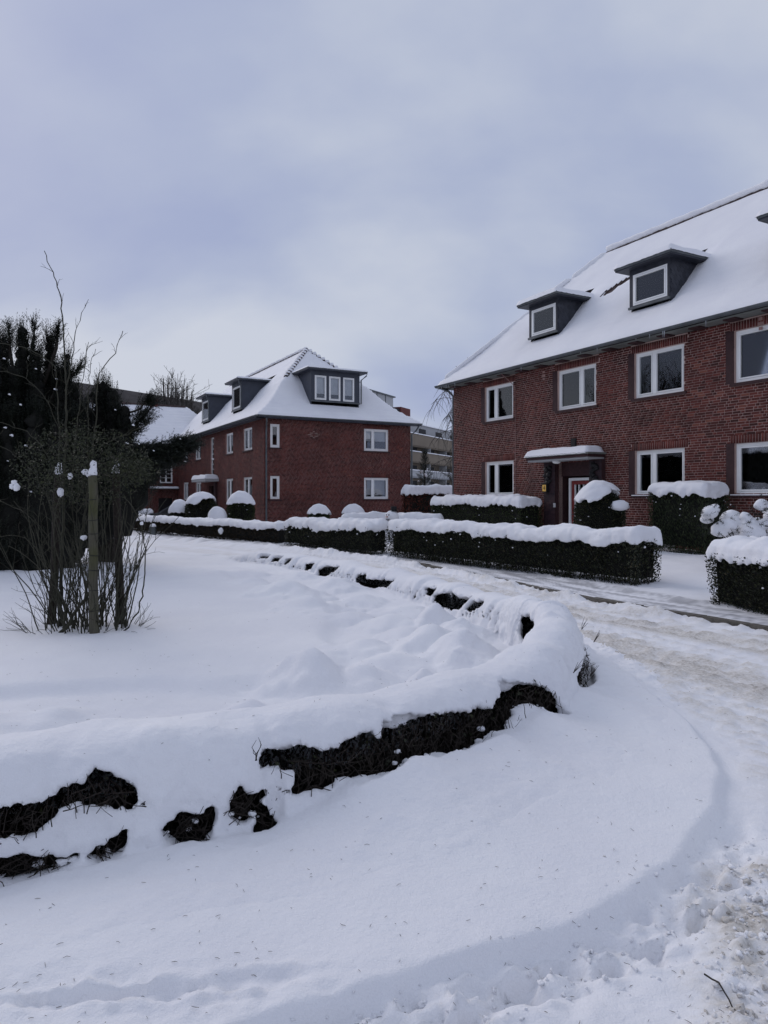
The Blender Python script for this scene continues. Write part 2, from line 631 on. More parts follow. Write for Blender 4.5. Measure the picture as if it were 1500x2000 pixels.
M['yew'] = varied('yew needles', [(0, (0.008, 0.010, 0.008)), (0.7, (0.016, 0.020, 0.014)), (1, (0.026, 0.030, 0.019))], 0.6, 0.2)
M['privet'] = varied('hedge leaves', [(0, (0.012, 0.015, 0.009)), (0.6, (0.028, 0.034, 0.018)), (0.9, (0.055, 0.06, 0.028)), (1, (0.075, 0.06, 0.03))], 0.5, 0.3)
M['box'] = varied('green hedge leaves', [(0, (0.020, 0.028, 0.012)), (0.7, (0.040, 0.053, 0.021)), (1, (0.07, 0.085, 0.032))], 0.6, 0.25)
M['thuja'] = varied('thuja sprays', [(0, (0.018, 0.026, 0.013)), (0.7, (0.038, 0.050, 0.024)), (1, (0.065, 0.078, 0.035))], 0.7, 0.2)
M['beech'] = varied('dry beech leaves', [(0, (0.024, 0.018, 0.013)), (0.7, (0.042, 0.032, 0.021)), (1, (0.06, 0.045, 0.026))], 0.8, 0.15)
M['copper'] = varied('red brown leaves', [(0, (0.06, 0.018, 0.014)), (0.7, (0.125, 0.036, 0.026)), (1, (0.18, 0.065, 0.04))], 0.8, 0.15)
M['olive'] = varied('olive leaves', [(0, (0.020, 0.023, 0.012)), (0.7, (0.038, 0.044, 0.022)), (1, (0.06, 0.066, 0.03))], 0.6, 0.25)
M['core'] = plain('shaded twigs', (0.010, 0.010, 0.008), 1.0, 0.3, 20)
M['needle'] = varied('fallen needles', [(0, (0.03, 0.025, 0.02)), (0.7, (0.075, 0.06, 0.045)), (1, (0.14, 0.11, 0.08))], 0.8, 0.1)
M['granite'] = plain('kerb stone', (0.105, 0.095, 0.08), 0.8, 0.45, 14, bump=0.5)
M['concrete'] = plain('beige render', (0.20, 0.165, 0.125), 0.9, 0.1, 0.4)
M['white_render'] = plain('pale render', (0.40, 0.405, 0.41), 0.9, 0.06, 0.4)
M['red_render'] = plain('red cladding', (0.13, 0.032, 0.026), 0.7, 0.1, 0.5)
M['brown_roof'] = plain('old brown roof', (0.075, 0.066, 0.062), 0.9, 0.3, 0.6)
M['car'] = plain('black car paint', (0.015, 0.016, 0.018), 0.25, 0.05, 2, spec=0.6)
M['rubber'] = plain('tyre rubber', (0.015, 0.015, 0.015), 0.9, 0.1, 5)
M['orange'] = plain('carrot', (0.35, 0.11, 0.03), 0.7, 0.1, 5)
M['yellow'], _t, _b = new_mat('lit number panel')
_b.inputs['Base Color'].default_value = (0.5, 0.3, 0.06, 1)
_b.inputs['Emission Color'].default_value = (1.0, 0.62, 0.14, 1)
_b.inputs['Emission Strength'].default_value = 0.12
M['glass'], _t, _b = new_mat('window glass')
_t.nodes.remove(_b)
_o = _t.nodes['Material Output']
_f = N(_t, 'ShaderNodeFresnel', i_IOR=1.75)
_tr = N(_t, 'ShaderNodeBsdfTransparent', i_Color=(0.95, 0.96, 0.96, 1))
_gl = N(_t, 'ShaderNodeBsdfGlossy', i_Roughness=0.02, i_Color=(0.95, 0.97, 1, 1))
_mx = N(_t, 'ShaderNodeMixShader')
_t.links.new(_f.outputs[0], _mx.inputs[0]); _t.links.new(_tr.outputs[0], _mx.inputs[1]); _t.links.new(_gl.outputs[0], _mx.inputs[2])
_t.links.new(_mx.outputs[0], _o.inputs[0])
# ------------------------------------------------------------------ lie of the land
CP = [(-7, 2.9), (-4.2, 2.8), (-3.0, 3.05), (-2.4, 3.28), (-1.89, 3.5), (-1.48, 3.68), (-0.44, 4.05), (0.16, 4.5), (0.71, 5.0), (1.14, 5.55),
      (1.45, 6.15), (1.58, 6.9), (1.54, 7.7), (1.36, 8.7), (1.05, 9.8), (0.76, 10.7), (-0.28, 13.2), (-1.66, 15.6), (-2.98, 17.4), (-4.4, 18.9), (-7, 21), (-12, 25), (-22, 33)]
ISL = Path(CP, 0.04)
CS = np.array([ISL.query(np.array([p[0]]), np.array([p[1]]))[0][0] for p in CP])
HWO = [.55, .55, .54, .54, .53, .52, .50, .45, .42, .38, .32, .29, .31, .36, .38, .38, .4, .4, .4, .4, .4, .4, .4]
HWI = [.35, .35, .34, .34, .33, .33, .33, .33, .33, .32, .28, .25, .29, .36, .38, .38, .4, .4, .4, .4, .4, .4, .4]
ZTP = [.44, .44, .45, .46, .47, .48, .49, .48, .48, .52, .60, .62, .54, .46, .44, .44, .40, .40, .38, .10, .05, .05, .05]
ZDR = [.03, .03, .03, .03, .03, .04, .13, .17, .15, .12, .13, .13, .12, .10, .10, .10, .10, .10, .08, .05, 0, 0, 0]
EDGE = Path([(-4, 1.2), (-3, 1.45), (-1, 1.9), (-.24, 2.28), (.26, 2.48), (.58, 2.62), (.9, 2.82), (1.31, 3.18), (1.63, 3.6), (1.87, 3.98), (2.04, 4.36), (2.14, 4.93),
             (2.13, 5.6), (2.10, 6.6), (2.02, 7.6), (1.85, 8.8), (1.5, 10.2), (1.1, 11.4), (0.1, 13.6), (-1.2, 16.0), (-2.6, 18.0), (-4.2, 19.6), (-7, 22), (-12, 26), (-22, 34)], 0.08)
KERB = Path([(9.5, 2.0), (6.6, 5.4), (5.5, 7.1), (4.75, 8.5), (4.2, 9.5), (3.6, 10.5), (3.0, 11.9), (2.0, 14.4), (0.4, 18.1), (-1.6, 20.7), (-4.6, 24.4), (-7.3, 27.7), (-11.6, 32.6), (-15, 37), (-18, 42), (-24, 51)], 0.1)
# plants asleep under the snow between the lawn and the hedge: x, y, radius, height
MOUNDS = [(-.62, 6.0, .30, .17), (-.18, 6.05, .26, .13), (.08, 6.5, .33, .14), (-.22, 7.2, .3, .12), (.48, 7.2, .34, .15), (.25, 7.9, .3, .12), (.75, 6.75, .36, .16),
          (.85, 7.9, .33, .14), (.1, 8.7, .34, .14), (.62, 8.6, .33, .15), (-.45, 9.2, .36, .13), (.3, 9.6, .34, .14), (-1.0, 9.9, .4, .12), (-.3, 10.6, .38, .14),
          (-1.5, 11.2, .42, .12), (-.8, 12.2, .4, .14), (-2.3, 12.8, .45, .12), (-1.6, 13.9, .42, .13), (-3.0, 14.6, .5, .12), (.3, 5.55, .28, .13), (-2.25, 4.9, .34, .14),
          (-2.75, 4.5, .4, .12), (-1.5, 4.75, .3, .07), (-.95, 5.1, .3, .06)]
# footsteps in the verge: x, y, direction, length, depth
STEPS = [
         (.44, 2.42, .6, .16, .05), (.28, 2.27, .6, .17, .05), (-.75, 2.33, .15, .22, .03), (-1.02, 2.30, .1, .2, .03), (-.42, 2.4, .1, .2, .02), (1.02, 2.58, .3, .10, .02), (.08, 2.2, .5, .18, .05)]


for _k in range(22):                       # a line of treads along the foot of the verge
    _s = 2.9 + _k * .135 + .03 * math.sin(_k * 5.1)
    _p, _t = EDGE.at(_s), EDGE.tan(_s)
    _o = -.07 - .13 * (_k % 2) - .02 * math.sin(_k * 3.7)
    STEPS.append((_p[0] + _t[1] * -_o, _p[1] - _t[0] * -_o, math.atan2(_t[1], _t[0]) + .25 * math.sin(_k * 2.3), .075 + .02 * math.sin(_k * 1.7), .040 + .018 * math.sin(_k * 3.1)))


def cs(vals, s):
    o = np.argsort(CS)
    return np.interp(s, CS[o], np.array(vals, float)[o])


_rb = np.random.default_rng(12)
BUMPS = [(a_, b_, c_, e_) for a_, b_, c_, e_ in zip(_rb.uniform(3.2, 13, 60), _rb.uniform(-.25, .45, 60), _rb.normal(.006, .026, 60), _rb.uniform(.06, .17, 60))]


def cap_h(s, d):
    """top of the snow lying over the low hedge of the island"""
    n5 = noise2(s * 5.2, 3.3 + 0 * s)
    n2_ = noise2(s * 2.1, 8.1 + 0 * s)
    cleft = sstep(0.35, 0.8, noise2(s * 5.6, 21.7 + d * .8)) * sstep(6.2, 6.8, s)
    hw = np.where(d > 0, cs(HWO, s), cs(HWI, s)) * (1 + 0.07 * n5 + 0.06 * n2_ - 0.2 * cleft)
    zt = cs(ZTP, s) * (1 + 0.05 * n2_ - 0.05 * cleft + .05 * noise2(s * 1.1, 40 + d * 1.5))
    for s_, d_, a_, r_ in ((CS[9] - .1, .22, .06, .16), (CS[9] + .32, .2, .05, .14), (CS[10] - .05, .12, .05, .2), (CS[11] + .05, 0, .07, .3), (CS[8] + .1, .3, .04, .14), (CS[12] + .1, 0, .05, .25), (CS[13], 0, .05, .3), (CS[14] + .1, .05, .06, .3), (CS[15] + .3, 0, .05, .25), (CS[15] + 1.5, 0, .06, .4), (CS[16] + .9, 0, .05, .4), (CS[5] + .3, .25, .04, .3)):
        zt = zt + a_ * np.exp(-((s - s_) / r_) ** 2 - ((d - d_) / .3) ** 2)
    for s_, d_, a_, r_ in BUMPS:
        zt = zt + a_ * np.exp(-((s - s_) / r_) ** 2 - ((d - d_) / (r_ * 1.2)) ** 2)
    r = np.clip(np.abs(d) / hw, 0, 1.4)
    far = np.clip(1 - r ** 3.0, 0, 1) ** 0.55
    return np.where(r < 1, -0.12 + (zt + 0.12) * far, -0.2 - (r - 1) * 2.0), hw


def far_drop(x, y):
    r = np.hypot(x, y)
    return -0.15 * sstep(22, 40, r) - 0.2 * sstep(40, 62, r)


def land(x, y, want=False):
    """height of the snow surface without the blanket on the island hedge"""
    x = np.asarray(x, float); y = np.asarray(y, float)
    s, d = ISL.query(x, y)
    _, e = EDGE.query(x, y); e = -e            # positive on the island's side
    _, k = KERB.query(x, y)                    # positive on the houses' side
    inside = sstep(-.15, .2, -d)
    # lawn and bed of the island
    z_in = .13 + .03 * noise2(x * .5, y * .5)
    lip = -2.0 - .25 * noise2(x * .7, y * .7) + 0.35 * sstep(7, 11, y) - .3 * sstep(-1, -3, x)
    z_in = z_in + .05 * sstep(-.12, .12, lip - d) - .035 * np.exp(-((lip - d + .15) / .2) ** 2)
    md = 0
    for mx_, my_, mr, mh in MOUNDS:
        mh = mh * (1 + .45 * math.sin(mx_ * 37 + my_ * 91)); mr = mr * (1 + .25 * math.sin(mx_ * 71 + my_ * 13))
        q = np.hypot(x - mx_, (y - my_) * .95) / mr
        md = np.maximum(md, 1.35 * mh * np.exp(-1.5 * (q * (1 + .34 * noise2(x * 3.4 + mx_ * 3, y * 3.4) + .14 * noise2(x * 8, y * 8))) ** 1.8) - 0.012)
    z_in = z_in + md - .022 * sstep(.012, .0, md) * np.exp(-((d + 1.2) / .55) ** 2) * sstep(5.2, 6.5, y) + .014 * fbm2(x * 1.1, y * 1.1, 3)
    tr = sstep(13, 16, y) * sstep(-1.6, -3.0, d) * (1 - sstep(-9, -13, x))     # trodden snow in the middle distance
    z_in = z_in + tr * (.05 * fbm2(x * 1.6, y * 1.6, 3, .6) - .03)
    # verge outside the hedge
    z_v = .03 * sstep(4.4, 3.8, y) * 0 + (.025 - .02 * sstep(3.9, 3.5, y)) + .055 * sstep(-.025, .035, e + .03 * noise2(x * 3.1, y * 3.1)) - .075 * np.exp(-np.maximum(d - .5, 0) / .3) * (d > 0) * sstep(6.9, 6.2, s) + .012 * fbm2(x * .9, y * .9, 3)
    hwo = cs(HWO, s)
    z_v = z_v + cs(ZDR, s) * (1 + .6 * noise2(s * 2.7, 5.5 + 0 * s)) * np.exp(-(np.maximum(d - hwo, 0) / .42) ** 1.25) * (d > 0)
    out_e = sstep(.02, -.1, e)
    near = 1 - sstep(3.3, 3.9, y)
    # beaten path along the edge
    g = np.exp(-((e + .13) / .12) ** 2) * near * sstep(-.6, .2, x)
    rough = fbm2(x * 9, y * 9, 4, .6)
    z_v = z_v - g * (.018 + .03 * noise2(x * 3.3, y * 3.3)) + (1.5 * g + .35 * near * out_e) * .018 * rough + 1.4 * g * .03 * noise2(x * 5.2 + 3, y * 5.2)
    lp = np.exp(-(((x + .8) / .62) ** 2 + ((y - 2.32) / .13) ** 2))
    z_v = z_v + lp * (.022 * rough - .012)
    for sx, sy, a, ln, dp in STEPS:
        ca, sa = math.cos(a), math.sin(a)
        u = ((x - sx) * ca + (y - sy) * sa) / ln; v = (-(x - sx) * sa + (y - sy) * ca) / .042
        q = np.sqrt(u * u + v * v) + .45 * noise2(x * 13, y * 13)
        z_v = z_v - dp * sstep(1.15, .55, q) + .006 * np.exp(-((q - 1.35) / .35) ** 2) * (1 + 1.4 * noise2(x * 14, y * 14))
    # carriageway: packed, rutted snow
    rd = sstep(-.02, -.25, e) * sstep(.02, -.06, k) * (1 - inside) * sstep(3.4, 4.6, y)
    rut = 0
    for c0 in (-.95, -2.35):
        rut = rut + np.exp(-((k - c0 + .12 * noise2(x * .4, y * .4)) / .26) ** 2)
    streak = fbm2(k * 6 + 40, (x * .47 - y * .88) * .9, 4, .6)
    rr_ = fbm2(x * 5.5, y * 5.5, 5, .62)
    z_r = .050 - .035 * rut + .022 * rr_ + .016 * streak
    kb = np.exp(-((k + .16) / .14) ** 2)
    z_r = z_r + kb * (.085 * sstep(-.1, .35, noise2(x * .75 + 9, y * .75)) + .035 * noise2(x * 3 + 9, y * 3) + .02 * rr_) + .02 * np.exp(-((k + .08) / .16) ** 2) + .09 * np.exp(-((k + .1) / .3) ** 2) * sstep(16.5, 19, y)
    z_o = z_v * (1 - rd) + z_r * rd
    # cleared snow in lumps at the near right
    pl = sstep(1.26, 1.50, x + .46 * (3.1 - y) + .12 * noise2(x * 4, y * 4)) * (1 - sstep(3.1, 3.35, y + .1 * noise2(x * 3, y * 3)))
    z_o = z_o + pl * (.02 + .035 * np.abs(fbm2(x * 9, y * 9, 4, .6)))
    z_o = z_o + .05 * np.exp(-(((x - 1.06) / .1) ** 2 + ((y - 2.14) / .1) ** 2))
    z = z_in * inside + z_o * (1 - inside)
    # pavement and front gardens beyond the kerb
    hs = sstep(-.01, .05, k)
    pv = sstep(1.35, 1.0, k + .06 * noise2(x * 2.3, y * 2.3))
    z_h = .095 + .012 * pv * streak + (1 - pv) * (.05 * sstep(1.1, 1.7, k) + .11 * sstep(1.6, 3.6, k) + .03 * fbm2(x * 1.2, y * 1.2, 3))
    z_h = z_h + .035 * np.exp(-((k - 1.15) / .12) ** 2) * (1 + fbm2(x * 6, y * 6, 3)) + .02 * sstep(.1, .5, noise2(x * 1.7, y * 1.7 + 5)) * np.exp(-((k - .05) / .12) ** 2)
    z = z * (1 - hs) + z_h * hs
    z = z + far_drop(x, y) + .0035 * fbm2(x * 7, y * 7, 3) * (1 - .5 * rd)
    far = sstep(30, 60, np.hypot(x, y))
    if not want:
        return z
    dirt = rd * (.54 - .38 * sstep(12, 19, y)) * (.20 + .52 * np.exp(-((k + .95) / .30) ** 2) + .58 * np.exp(-((k + 2.35) / .55) ** 2) + .30 * rr_ + .42 * streak - .30 * np.exp(-((k + 1.6) / .22) ** 2))
    dirt = dirt + pl * (.22 + .35 * noise2(x * 3.2, y * 3.2) + .25 * rr_)
    dirt = np.clip(dirt * (1 - far), 0, 1)
    ice = hs * pv * sstep(-.4, .5, streak + .35 * noise2(x * .6, y * .6)) * (.75 + 0 * x) + rd * .35 * sstep(.35, .9, streak) * np.exp(-((k + .5) / .3) ** 2)
    ice = np.clip(ice * (1 - far), 0, 1)
    return z, dirt, ice, d, s, e, k


def surf(x, y):
    """top of all lying snow, island hedge included"""
    x = np.asarray(x, float); y = np.asarray(y, float)
    z = land(x, y)
    s, d = ISL.query(x, y)
    h, _ = cap_h(s, d)
    return np.maximum(z, h)


def spaced(lo, hi, core0, core1, step, g):
    a = list(np.arange(core0, core1, step))
    st, q = step, core1
    up = []
    while q < hi:
        up.append(q); st *= g; q += st
    st, q = step * g, core0 - step
    dn = []
    while q > lo:
        dn.append(q); st *= g; q -= st
    return np.array(dn[::-1] + a + up + [hi])


gx = spaced(-420, 420, -1.9, 2.7, .022, 1.04)
gy = [-60, -40, -25, -15, -8, -4, -2, 0, .8, 1.3, 1.6]
q = 1.75
while q < 700:
    gy.append(q); q += max(.014, q * .0062) if q < 24 else q * .03
gy = np.array(gy)
X, Y = np.meshgrid(gx, gy, indexing='ij')
Z, DI, IC, D_, S_, E_, K_ = [a.reshape(X.shape) for a in land(X.ravel(), Y.ravel(), True)]
_hw = np.where(D_ > 0, cs(HWO, S_), cs(HWI, S_))
on_hedge = (S_ > CS[1]) & (S_ < CS[19] + .5)
Z = Z - .25 * (1 - sstep(_hw + .05, _hw + .62, np.abs(D_))) * on_hedge
gV = np.stack([X, Y, Z], -1).reshape(-1, 3)
nxg, nyg = X.shape
ii, jj = np.meshgrid(np.arange(nxg - 1), np.arange(nyg - 1), indexing='ij')
gF = np.stack([ii * nyg + jj, (ii + 1) * nyg + jj, (ii + 1) * nyg + jj + 1, ii * nyg + jj + 1], -1).reshape(-1, 4)
kc = K_.ravel()[gF].mean(1); ec = E_.ravel()[gF].mean(1); yc = Y.ravel()[gF].mean(1); rc = np.hypot(X, Y).ravel()[gF].mean(1)
is_pave = (kc > 0) & (kc < 1.2) & (yc > 1) & (rc < 55)
is_road = (kc <= 0) & (ec < -.05) & (yc > 3.8) & (rc < 55)
for nm, mk in (('road', is_road), ('pavement', is_pave), ('ground', ~(is_road | is_pave))):
    F = gF[mk]
    u, inv = np.unique(F, return_inverse=True)
    me = np_mesh(nm, gV[u], inv.reshape(F.shape), True)
    attr(me, 'dirt', DI.ravel()[u]); attr(me, 'ice', IC.ravel()[u])
    tag(link(nm, me, M['ground']), kind='structure',
        label={'road': 'curving road of packed snow stained brown', 'pavement': 'icy grey pavement strip between kerb and hedges', 'ground': 'smooth deep snow over lawn verge and gardens'}[nm])

# ------------------------------------------------------------------ kerb: stones showing through the snow
kerb = tag(empty('kerb', (3.6, 10.5, 0)), 'dark stone kerb showing through the snow along the road', kind='structure')
s0 = KERB.query(np.array([6.2]), np.array([6.0]))[0][0]
kme = None
for i in range(15):
    sm = s0 + i * 1.0 + .5
    p, t = KERB.at(sm), KERB.tan(sm)
    if kme is None:
        b = MB().box(-.495, .495, -.07, .07, -.12, .0)
        o = b.build('kerb_stone', M['granite'], kerb)
        kme = o.data
        mod = None
    else:
        o = kerb.children[0].copy(); COL.objects.link(o); o.parent = kerb; o.name = 'kerb_stone'
    o.location = (p[0] - 3.6, p[1] - 10.5, .103 + far_drop(p[0], p[1]) + random.uniform(-.008, .012))
    o.rotation_euler = (random.uniform(-.02, .02), random.uniform(-.008, .008), math.atan2(t[1], t[0]) + random.uniform(-.01, .01))

# ------------------------------------------------------------------ the low hedge round the island, under its blanket of snow
def front_curve(side):
    s = np.linspace(CS[1], CS[19], 900)
    p, t = ISL.at(s), ISL.tan(s)
    n = np.stack([t[:, 1], -t[:, 0]], 1)
    hw = cs(HWO, s) if side > 0 else -cs(HWI, s)
    return s, p + n * hw[:, None]


def traced(poly, side, smin=None, smax=None):
    """an opening seen in the photograph, laid on the hedge's own face: (along, up)"""
    s, P = front_curve(side)
    m = np.ones(len(s), bool)
    if smin is not None: m &= s > smin
    if smax is not None: m &= s < smax
    s, P = s[m], P[m]
    kk = P[:, 0] / P[:, 1]
    o = []
    for px, py in poly:
        k = (px - 750) / 1404
        c = np.where(np.diff(np.sign(kk - k)) != 0)[0]
        i = c[0] if len(c) else np.abs(kk - k).argmin()
        o.append((s[i], CAM_H - (py - 974) / 1404 * P[i, 1]))
    return o


FRONT = [
    [(-40, 1612), (0, 1607), (48, 1600), (91, 1595), (103, 1586), (144, 1562), (192, 1535), (216, 1540), (250, 1554), (283, 1588), (216, 1593), (192, 1588), (144, 1587), (110, 1602), (82, 1631), (48, 1648), (0, 1653), (-40, 1655)],
    [(-40, 1704), (0, 1696), (48, 1684), (96, 1684), (147, 1680), (130, 1698), (96, 1711), (48, 1722), (0, 1727), (-40, 1730)],
    [(173, 1677), (206, 1662), (247, 1634), (245, 1655), (226, 1679), (202, 1688)],
    [(324, 1631), (338, 1616), (353, 1602), (370, 1612), (408, 1602), (425, 1594), (413, 1631), (400, 1650), (384, 1662), (350, 1662), (330, 1648)],
    [(454, 1607), (461, 1569), (473, 1552), (494, 1566), (521, 1569), (504, 1605), (485, 1612)],
    [(509, 1595), (521, 1590), (542, 1612), (557, 1631), (595, 1610), (593, 1626), (576, 1655), (552, 1666), (528, 1660), (502, 1646)],
    [(533, 1505), (557, 1488), (619, 1481), (646, 1491), (682, 1479), (725, 1464), (744, 1444), (778, 1462), (797, 1431), (850, 1419), (893, 1409), (936, 1404), (970, 1392), (989, 1390),
     (1013, 1376), (1037, 1344), (1075, 1346), (1096, 1352), (1104, 1372), (1108, 1398), (1098, 1398), (1086, 1385), (1056, 1378), (1039, 1390), (1022, 1416), (984, 1433), (941, 1460), (912, 1476), (864, 1476), (816, 1493), (792, 1510),
     (749, 1515), (686, 1527), (643, 1548), (605, 1551), (583, 1560), (598, 1534), (590, 1522), (557, 1523), (533, 1517)],
    [(752, 1552), (776, 1546), (770, 1560), (786, 1570), (762, 1573)],
]
TIP = [[(1104, 1299), (1122, 1306), (1134, 1300), (1143, 1338), (1128, 1330), (1108, 1322)]]
BACK = [[(494, 1084), (510, 1084), (511, 1091), (496, 1090)], [(516, 1087), (537, 1088), (536, 1096), (520, 1097)], [(545, 1093), (556, 1093), (553, 1101), (547, 1101)],
        [(584, 1103), (600, 1103), (600, 1111), (588, 1112)], [(614, 1112), (622, 1108), (648, 1110), (640, 1117), (630, 1126), (616, 1124)],
        [(684, 1126), (700, 1122), (704, 1134), (735, 1134), (752, 1136), (748, 1145), (718, 1147), (690, 1141)], [(810, 1152), (830, 1152), (830, 1164), (818, 1162)],
        [(832, 1164), (850, 1160), (878, 1170), (893, 1170), (888, 1187), (860, 1188), (840, 1178)], [(896, 1178), (920, 1178), (912, 1193), (898, 1190)],
        [(995, 1205), (1012, 1203), (1022, 1228), (1034, 1244), (1028, 1258), (1010, 1254), (998, 1232)]]

near_holes = [traced(p, 1, smax=CS[10] + .3) for p in FRONT] + [[(CS[10] - .50, .25), (CS[10] - .34, .32), (CS[10] - .10, .37), (CS[10] + .10, .38), (CS[10] + .25, .30), (CS[10] + .2, .18), (CS[10] + .02, .11), (CS[10] - .2, .11), (CS[10] - .42, .17)]]
back_holes = [traced(p, -1, smin=CS[10] + .1) for p in BACK]


def hole_table(polys, s, z, grow=0.0):
    A, B = np.meshgrid(s, z, indexing='ij')
    T = np.full(A.shape, .3)
    for p in polys:
        T = np.minimum(T, poly_sdf(A, B, p) - grow)
    return T + .012 * fbm2(A * 15, B * 9, 2) + .014 * noise2(A * 38, B * 11) * sstep(.12, .2, B)


low = tag(empty('low_hedge', (1.5, 6.9, 0)), 'low hedge curving round the island, buried under a thick snow blanket', 'hedge')
LOC = Vector((1.5, 6.9, 0))


def blanket(x0, x1, y0, y1, st, name):
    xs, ys, zs = np.arange(x0, x1, st), np.arange(y0, y1, st), np.arange(-.14, .80, st)
    Xg, Yg = np.meshgrid(xs, ys, indexing='ij')
    s, d = ISL.query(Xg, Yg)
    L = land(Xg.ravel(), Yg.ravel()).reshape(Xg.shape)
    cap, hw = cap_h(s, d)
    L = L - .04 * sstep(hw + .58, hw + .95, np.abs(d))
    L = np.where(np.abs(d) > hw + 1.0, -1.0, L)
    vis = (s > CS[1] - .1) & (s < CS[19] + .1)
    cap = np.where(vis, cap, -1)
    H = smax(L, cap, .05)
    F = (zs[None, None, :] - H[:, :, None]).astype(np.float32)
    F *= np.where(np.abs(d) > hw * .75, .55, .9)[:, :, None].astype(np.float32)
    # the hollow among the stems
    dd = np.abs(d) - (hw - .095)
    cav = np.maximum(np.maximum(dd[:, :, None], zs[None, None, :] - (cap - .10)[:, :, None]), -.02 - zs[None, None, :]).astype(np.float32)
    sg = np.arange(CS[1] - .3, CS[19] + .4, .01)
    Tf, Tb = hole_table(near_holes, sg, zs, .008), hole_table(back_holes, sg, zs, .01)
    si = np.clip(((s - sg[0]) / .01).astype(int), 0, len(sg) - 1)
    hf = np.maximum(Tf[si], np.maximum(hw - .24 - d, d - hw - .02)[:, :, None])
    hb = np.maximum(Tb[si], np.maximum(hw - .24 + d, -d - hw - .02)[:, :, None])
    carve = np.minimum(cav, np.minimum(hf, hb)).astype(np.float32)
    F = smax(F, -carve, .018)
    V, Q = surface_nets(F, xs, ys, zs)
    me = np_mesh(name, V, Q, True)
    nr = np.zeros(len(V) * 3, np.float32); me.vertex_normals.foreach_get('vector', nr); nr = nr.reshape(-1, 3)
    wgt = np.clip(1.25 - nr[:, 2], .28, 1)
    sv, dv = ISL.query(V[:, 0], V[:, 1])
    amp = .024 * noise3(V * 5.5) + .016 * noise3(V * 14) + .008 * noise3(V * 36)
    amp += .010 * noise2(sv * 17, dv * 2.0 + V[:, 2] * 2.5) * (np.abs(nr[:, 2]) < .8)
    V = V + nr * (amp * wgt)[:, None] - np.array(LOC)
    me.vertices.foreach_set('co', V.astype(np.float32).ravel()); me.update()
    return link(name, me, M['snow'], low)


blanket(-3.3, 2.75, 2.2, 8.06, .0165, 'snow_blanket')
blanket(-6.2, 2.6, 7.88, 20.0, .036, 'snow_blanket')


def path_pts(s, d, z):
    p, t = ISL.at(s), ISL.tan(s)
    n = np.stack([t[:, 1], -t[:, 0]], 1)
    return np.concatenate([p + n * d[:, None], z[:, None]], 1)


tw = Twigs()
r = np.random.default_rng(21)
for i in range(4200):
    sa = CS[1] + (CS[13] - CS[1]) * r.random() if i < 3500 else r.uniform(CS[13], CS[19])
    h = cs(HWO, sa) - .12; hi = cs(HWI, sa) - .12
    da = r.uniform(-hi, h) if r.random() < .45 else h * r.uniform(.55, 1.0)
    if CS[9] < sa < CS[13]: da = abs(da)
    zt_ = cs(ZTP, sa) * .80 * (1 - .38 * (da / max(h, .05)) ** 2)
    n = 4
    lean = r.uniform(-.5, .5)
    tz = np.linspace(r.uniform(0, .5) * zt_, zt_ * r.uniform(.55, 1.0), n)
    ss = sa + lean * (tz - tz[0]) + r.normal(0, .016, n)
    d_ = np.clip(da + r.uniform(-.25, .25) * (tz - tz[0]) + r.normal(0, .012, n), -hi, h)
    P = path_pts(ss, d_, tz) - np.array(LOC)
    r0 = r.choice([.0022, .0034, .0052, .0085], p=[.3, .35, .25, .1])
    tw.add(P, r0, r0 * .6, 3)
crumbs = []
for p_ in near_holes:
    p_ = np.array(p_)
    lo_, hi_ = p_.min(0), p_.max(0)
    cnt = int(24 + 240 * (hi_[0] - lo_[0]))
    for i in range(cnt):
        q_ = lo_ + (hi_ - lo_) * r.random(2)
        if poly_sdf(q_[0], q_[1], p_) > .004: continue
        hw0 = cs(HWO, q_[0])
        if i % 26 == 0:
            rb = r.uniform(.006, .020)
            crumbs.append((path_pts(q_[:1], np.array([hw0 - r.uniform(.05, .14)]), np.array([q_[1] * .75]))[0] - np.array(LOC), rb))
            continue
        n = 4
        dirs_ = r.normal(0, 1, 2); dirs_[1] = abs(dirs_[1]) * 1.4; dirs_ /= np.linalg.norm(dirs_)
        l_ = r.uniform(.04, .12)
        f_ = np.linspace(-.5, .5, n)
        P = path_pts(q_[0] + dirs_[0] * l_ * f_ + r.normal(0, .004, n), hw0 - r.uniform(.02, .13) + r.normal(0, .03) * f_ + r.normal(0, .004, n), np.maximum(q_[1] + dirs_[1] * l_ * f_, .0)) - np.array(LOC)
        r0 = r.uniform(.0014, .0034)
        tw.add(P, r0, r0 * .6, 3)
# a few shoots poking out through the snow
for s_, d_, z0_, dz, ds in ((CS[6] - .35, .40, .36, .13, .03), (CS[9], .33, .35, .11, .05), (CS[10] + .1, .33, .42, .10, -.05), (CS[11], .31, .40, .12, .08), (CS[9] + .3, .36, .26, .09, .06)):
    for q_ in range(4):
        nn = 4
        tz = z0_ + np.linspace(0, dz, nn) * r.uniform(.5, 1)
        P = path_pts(s_ + np.linspace(0, ds, nn) * r.uniform(-1, 1.5) + r.normal(0, .006, nn), d_ + np.linspace(0, .05, nn), tz) - np.array(LOC)
        tw.add(P, .003, .0012, 3)
tw.build('stems', M['hedge_bark'], low)
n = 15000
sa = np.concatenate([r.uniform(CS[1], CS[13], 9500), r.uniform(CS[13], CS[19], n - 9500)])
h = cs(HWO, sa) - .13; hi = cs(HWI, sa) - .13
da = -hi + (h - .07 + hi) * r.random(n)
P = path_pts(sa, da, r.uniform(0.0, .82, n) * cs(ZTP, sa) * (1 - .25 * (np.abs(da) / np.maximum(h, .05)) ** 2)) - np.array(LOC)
leaves(P, .034, M['core'], 'inner_leaves', low)
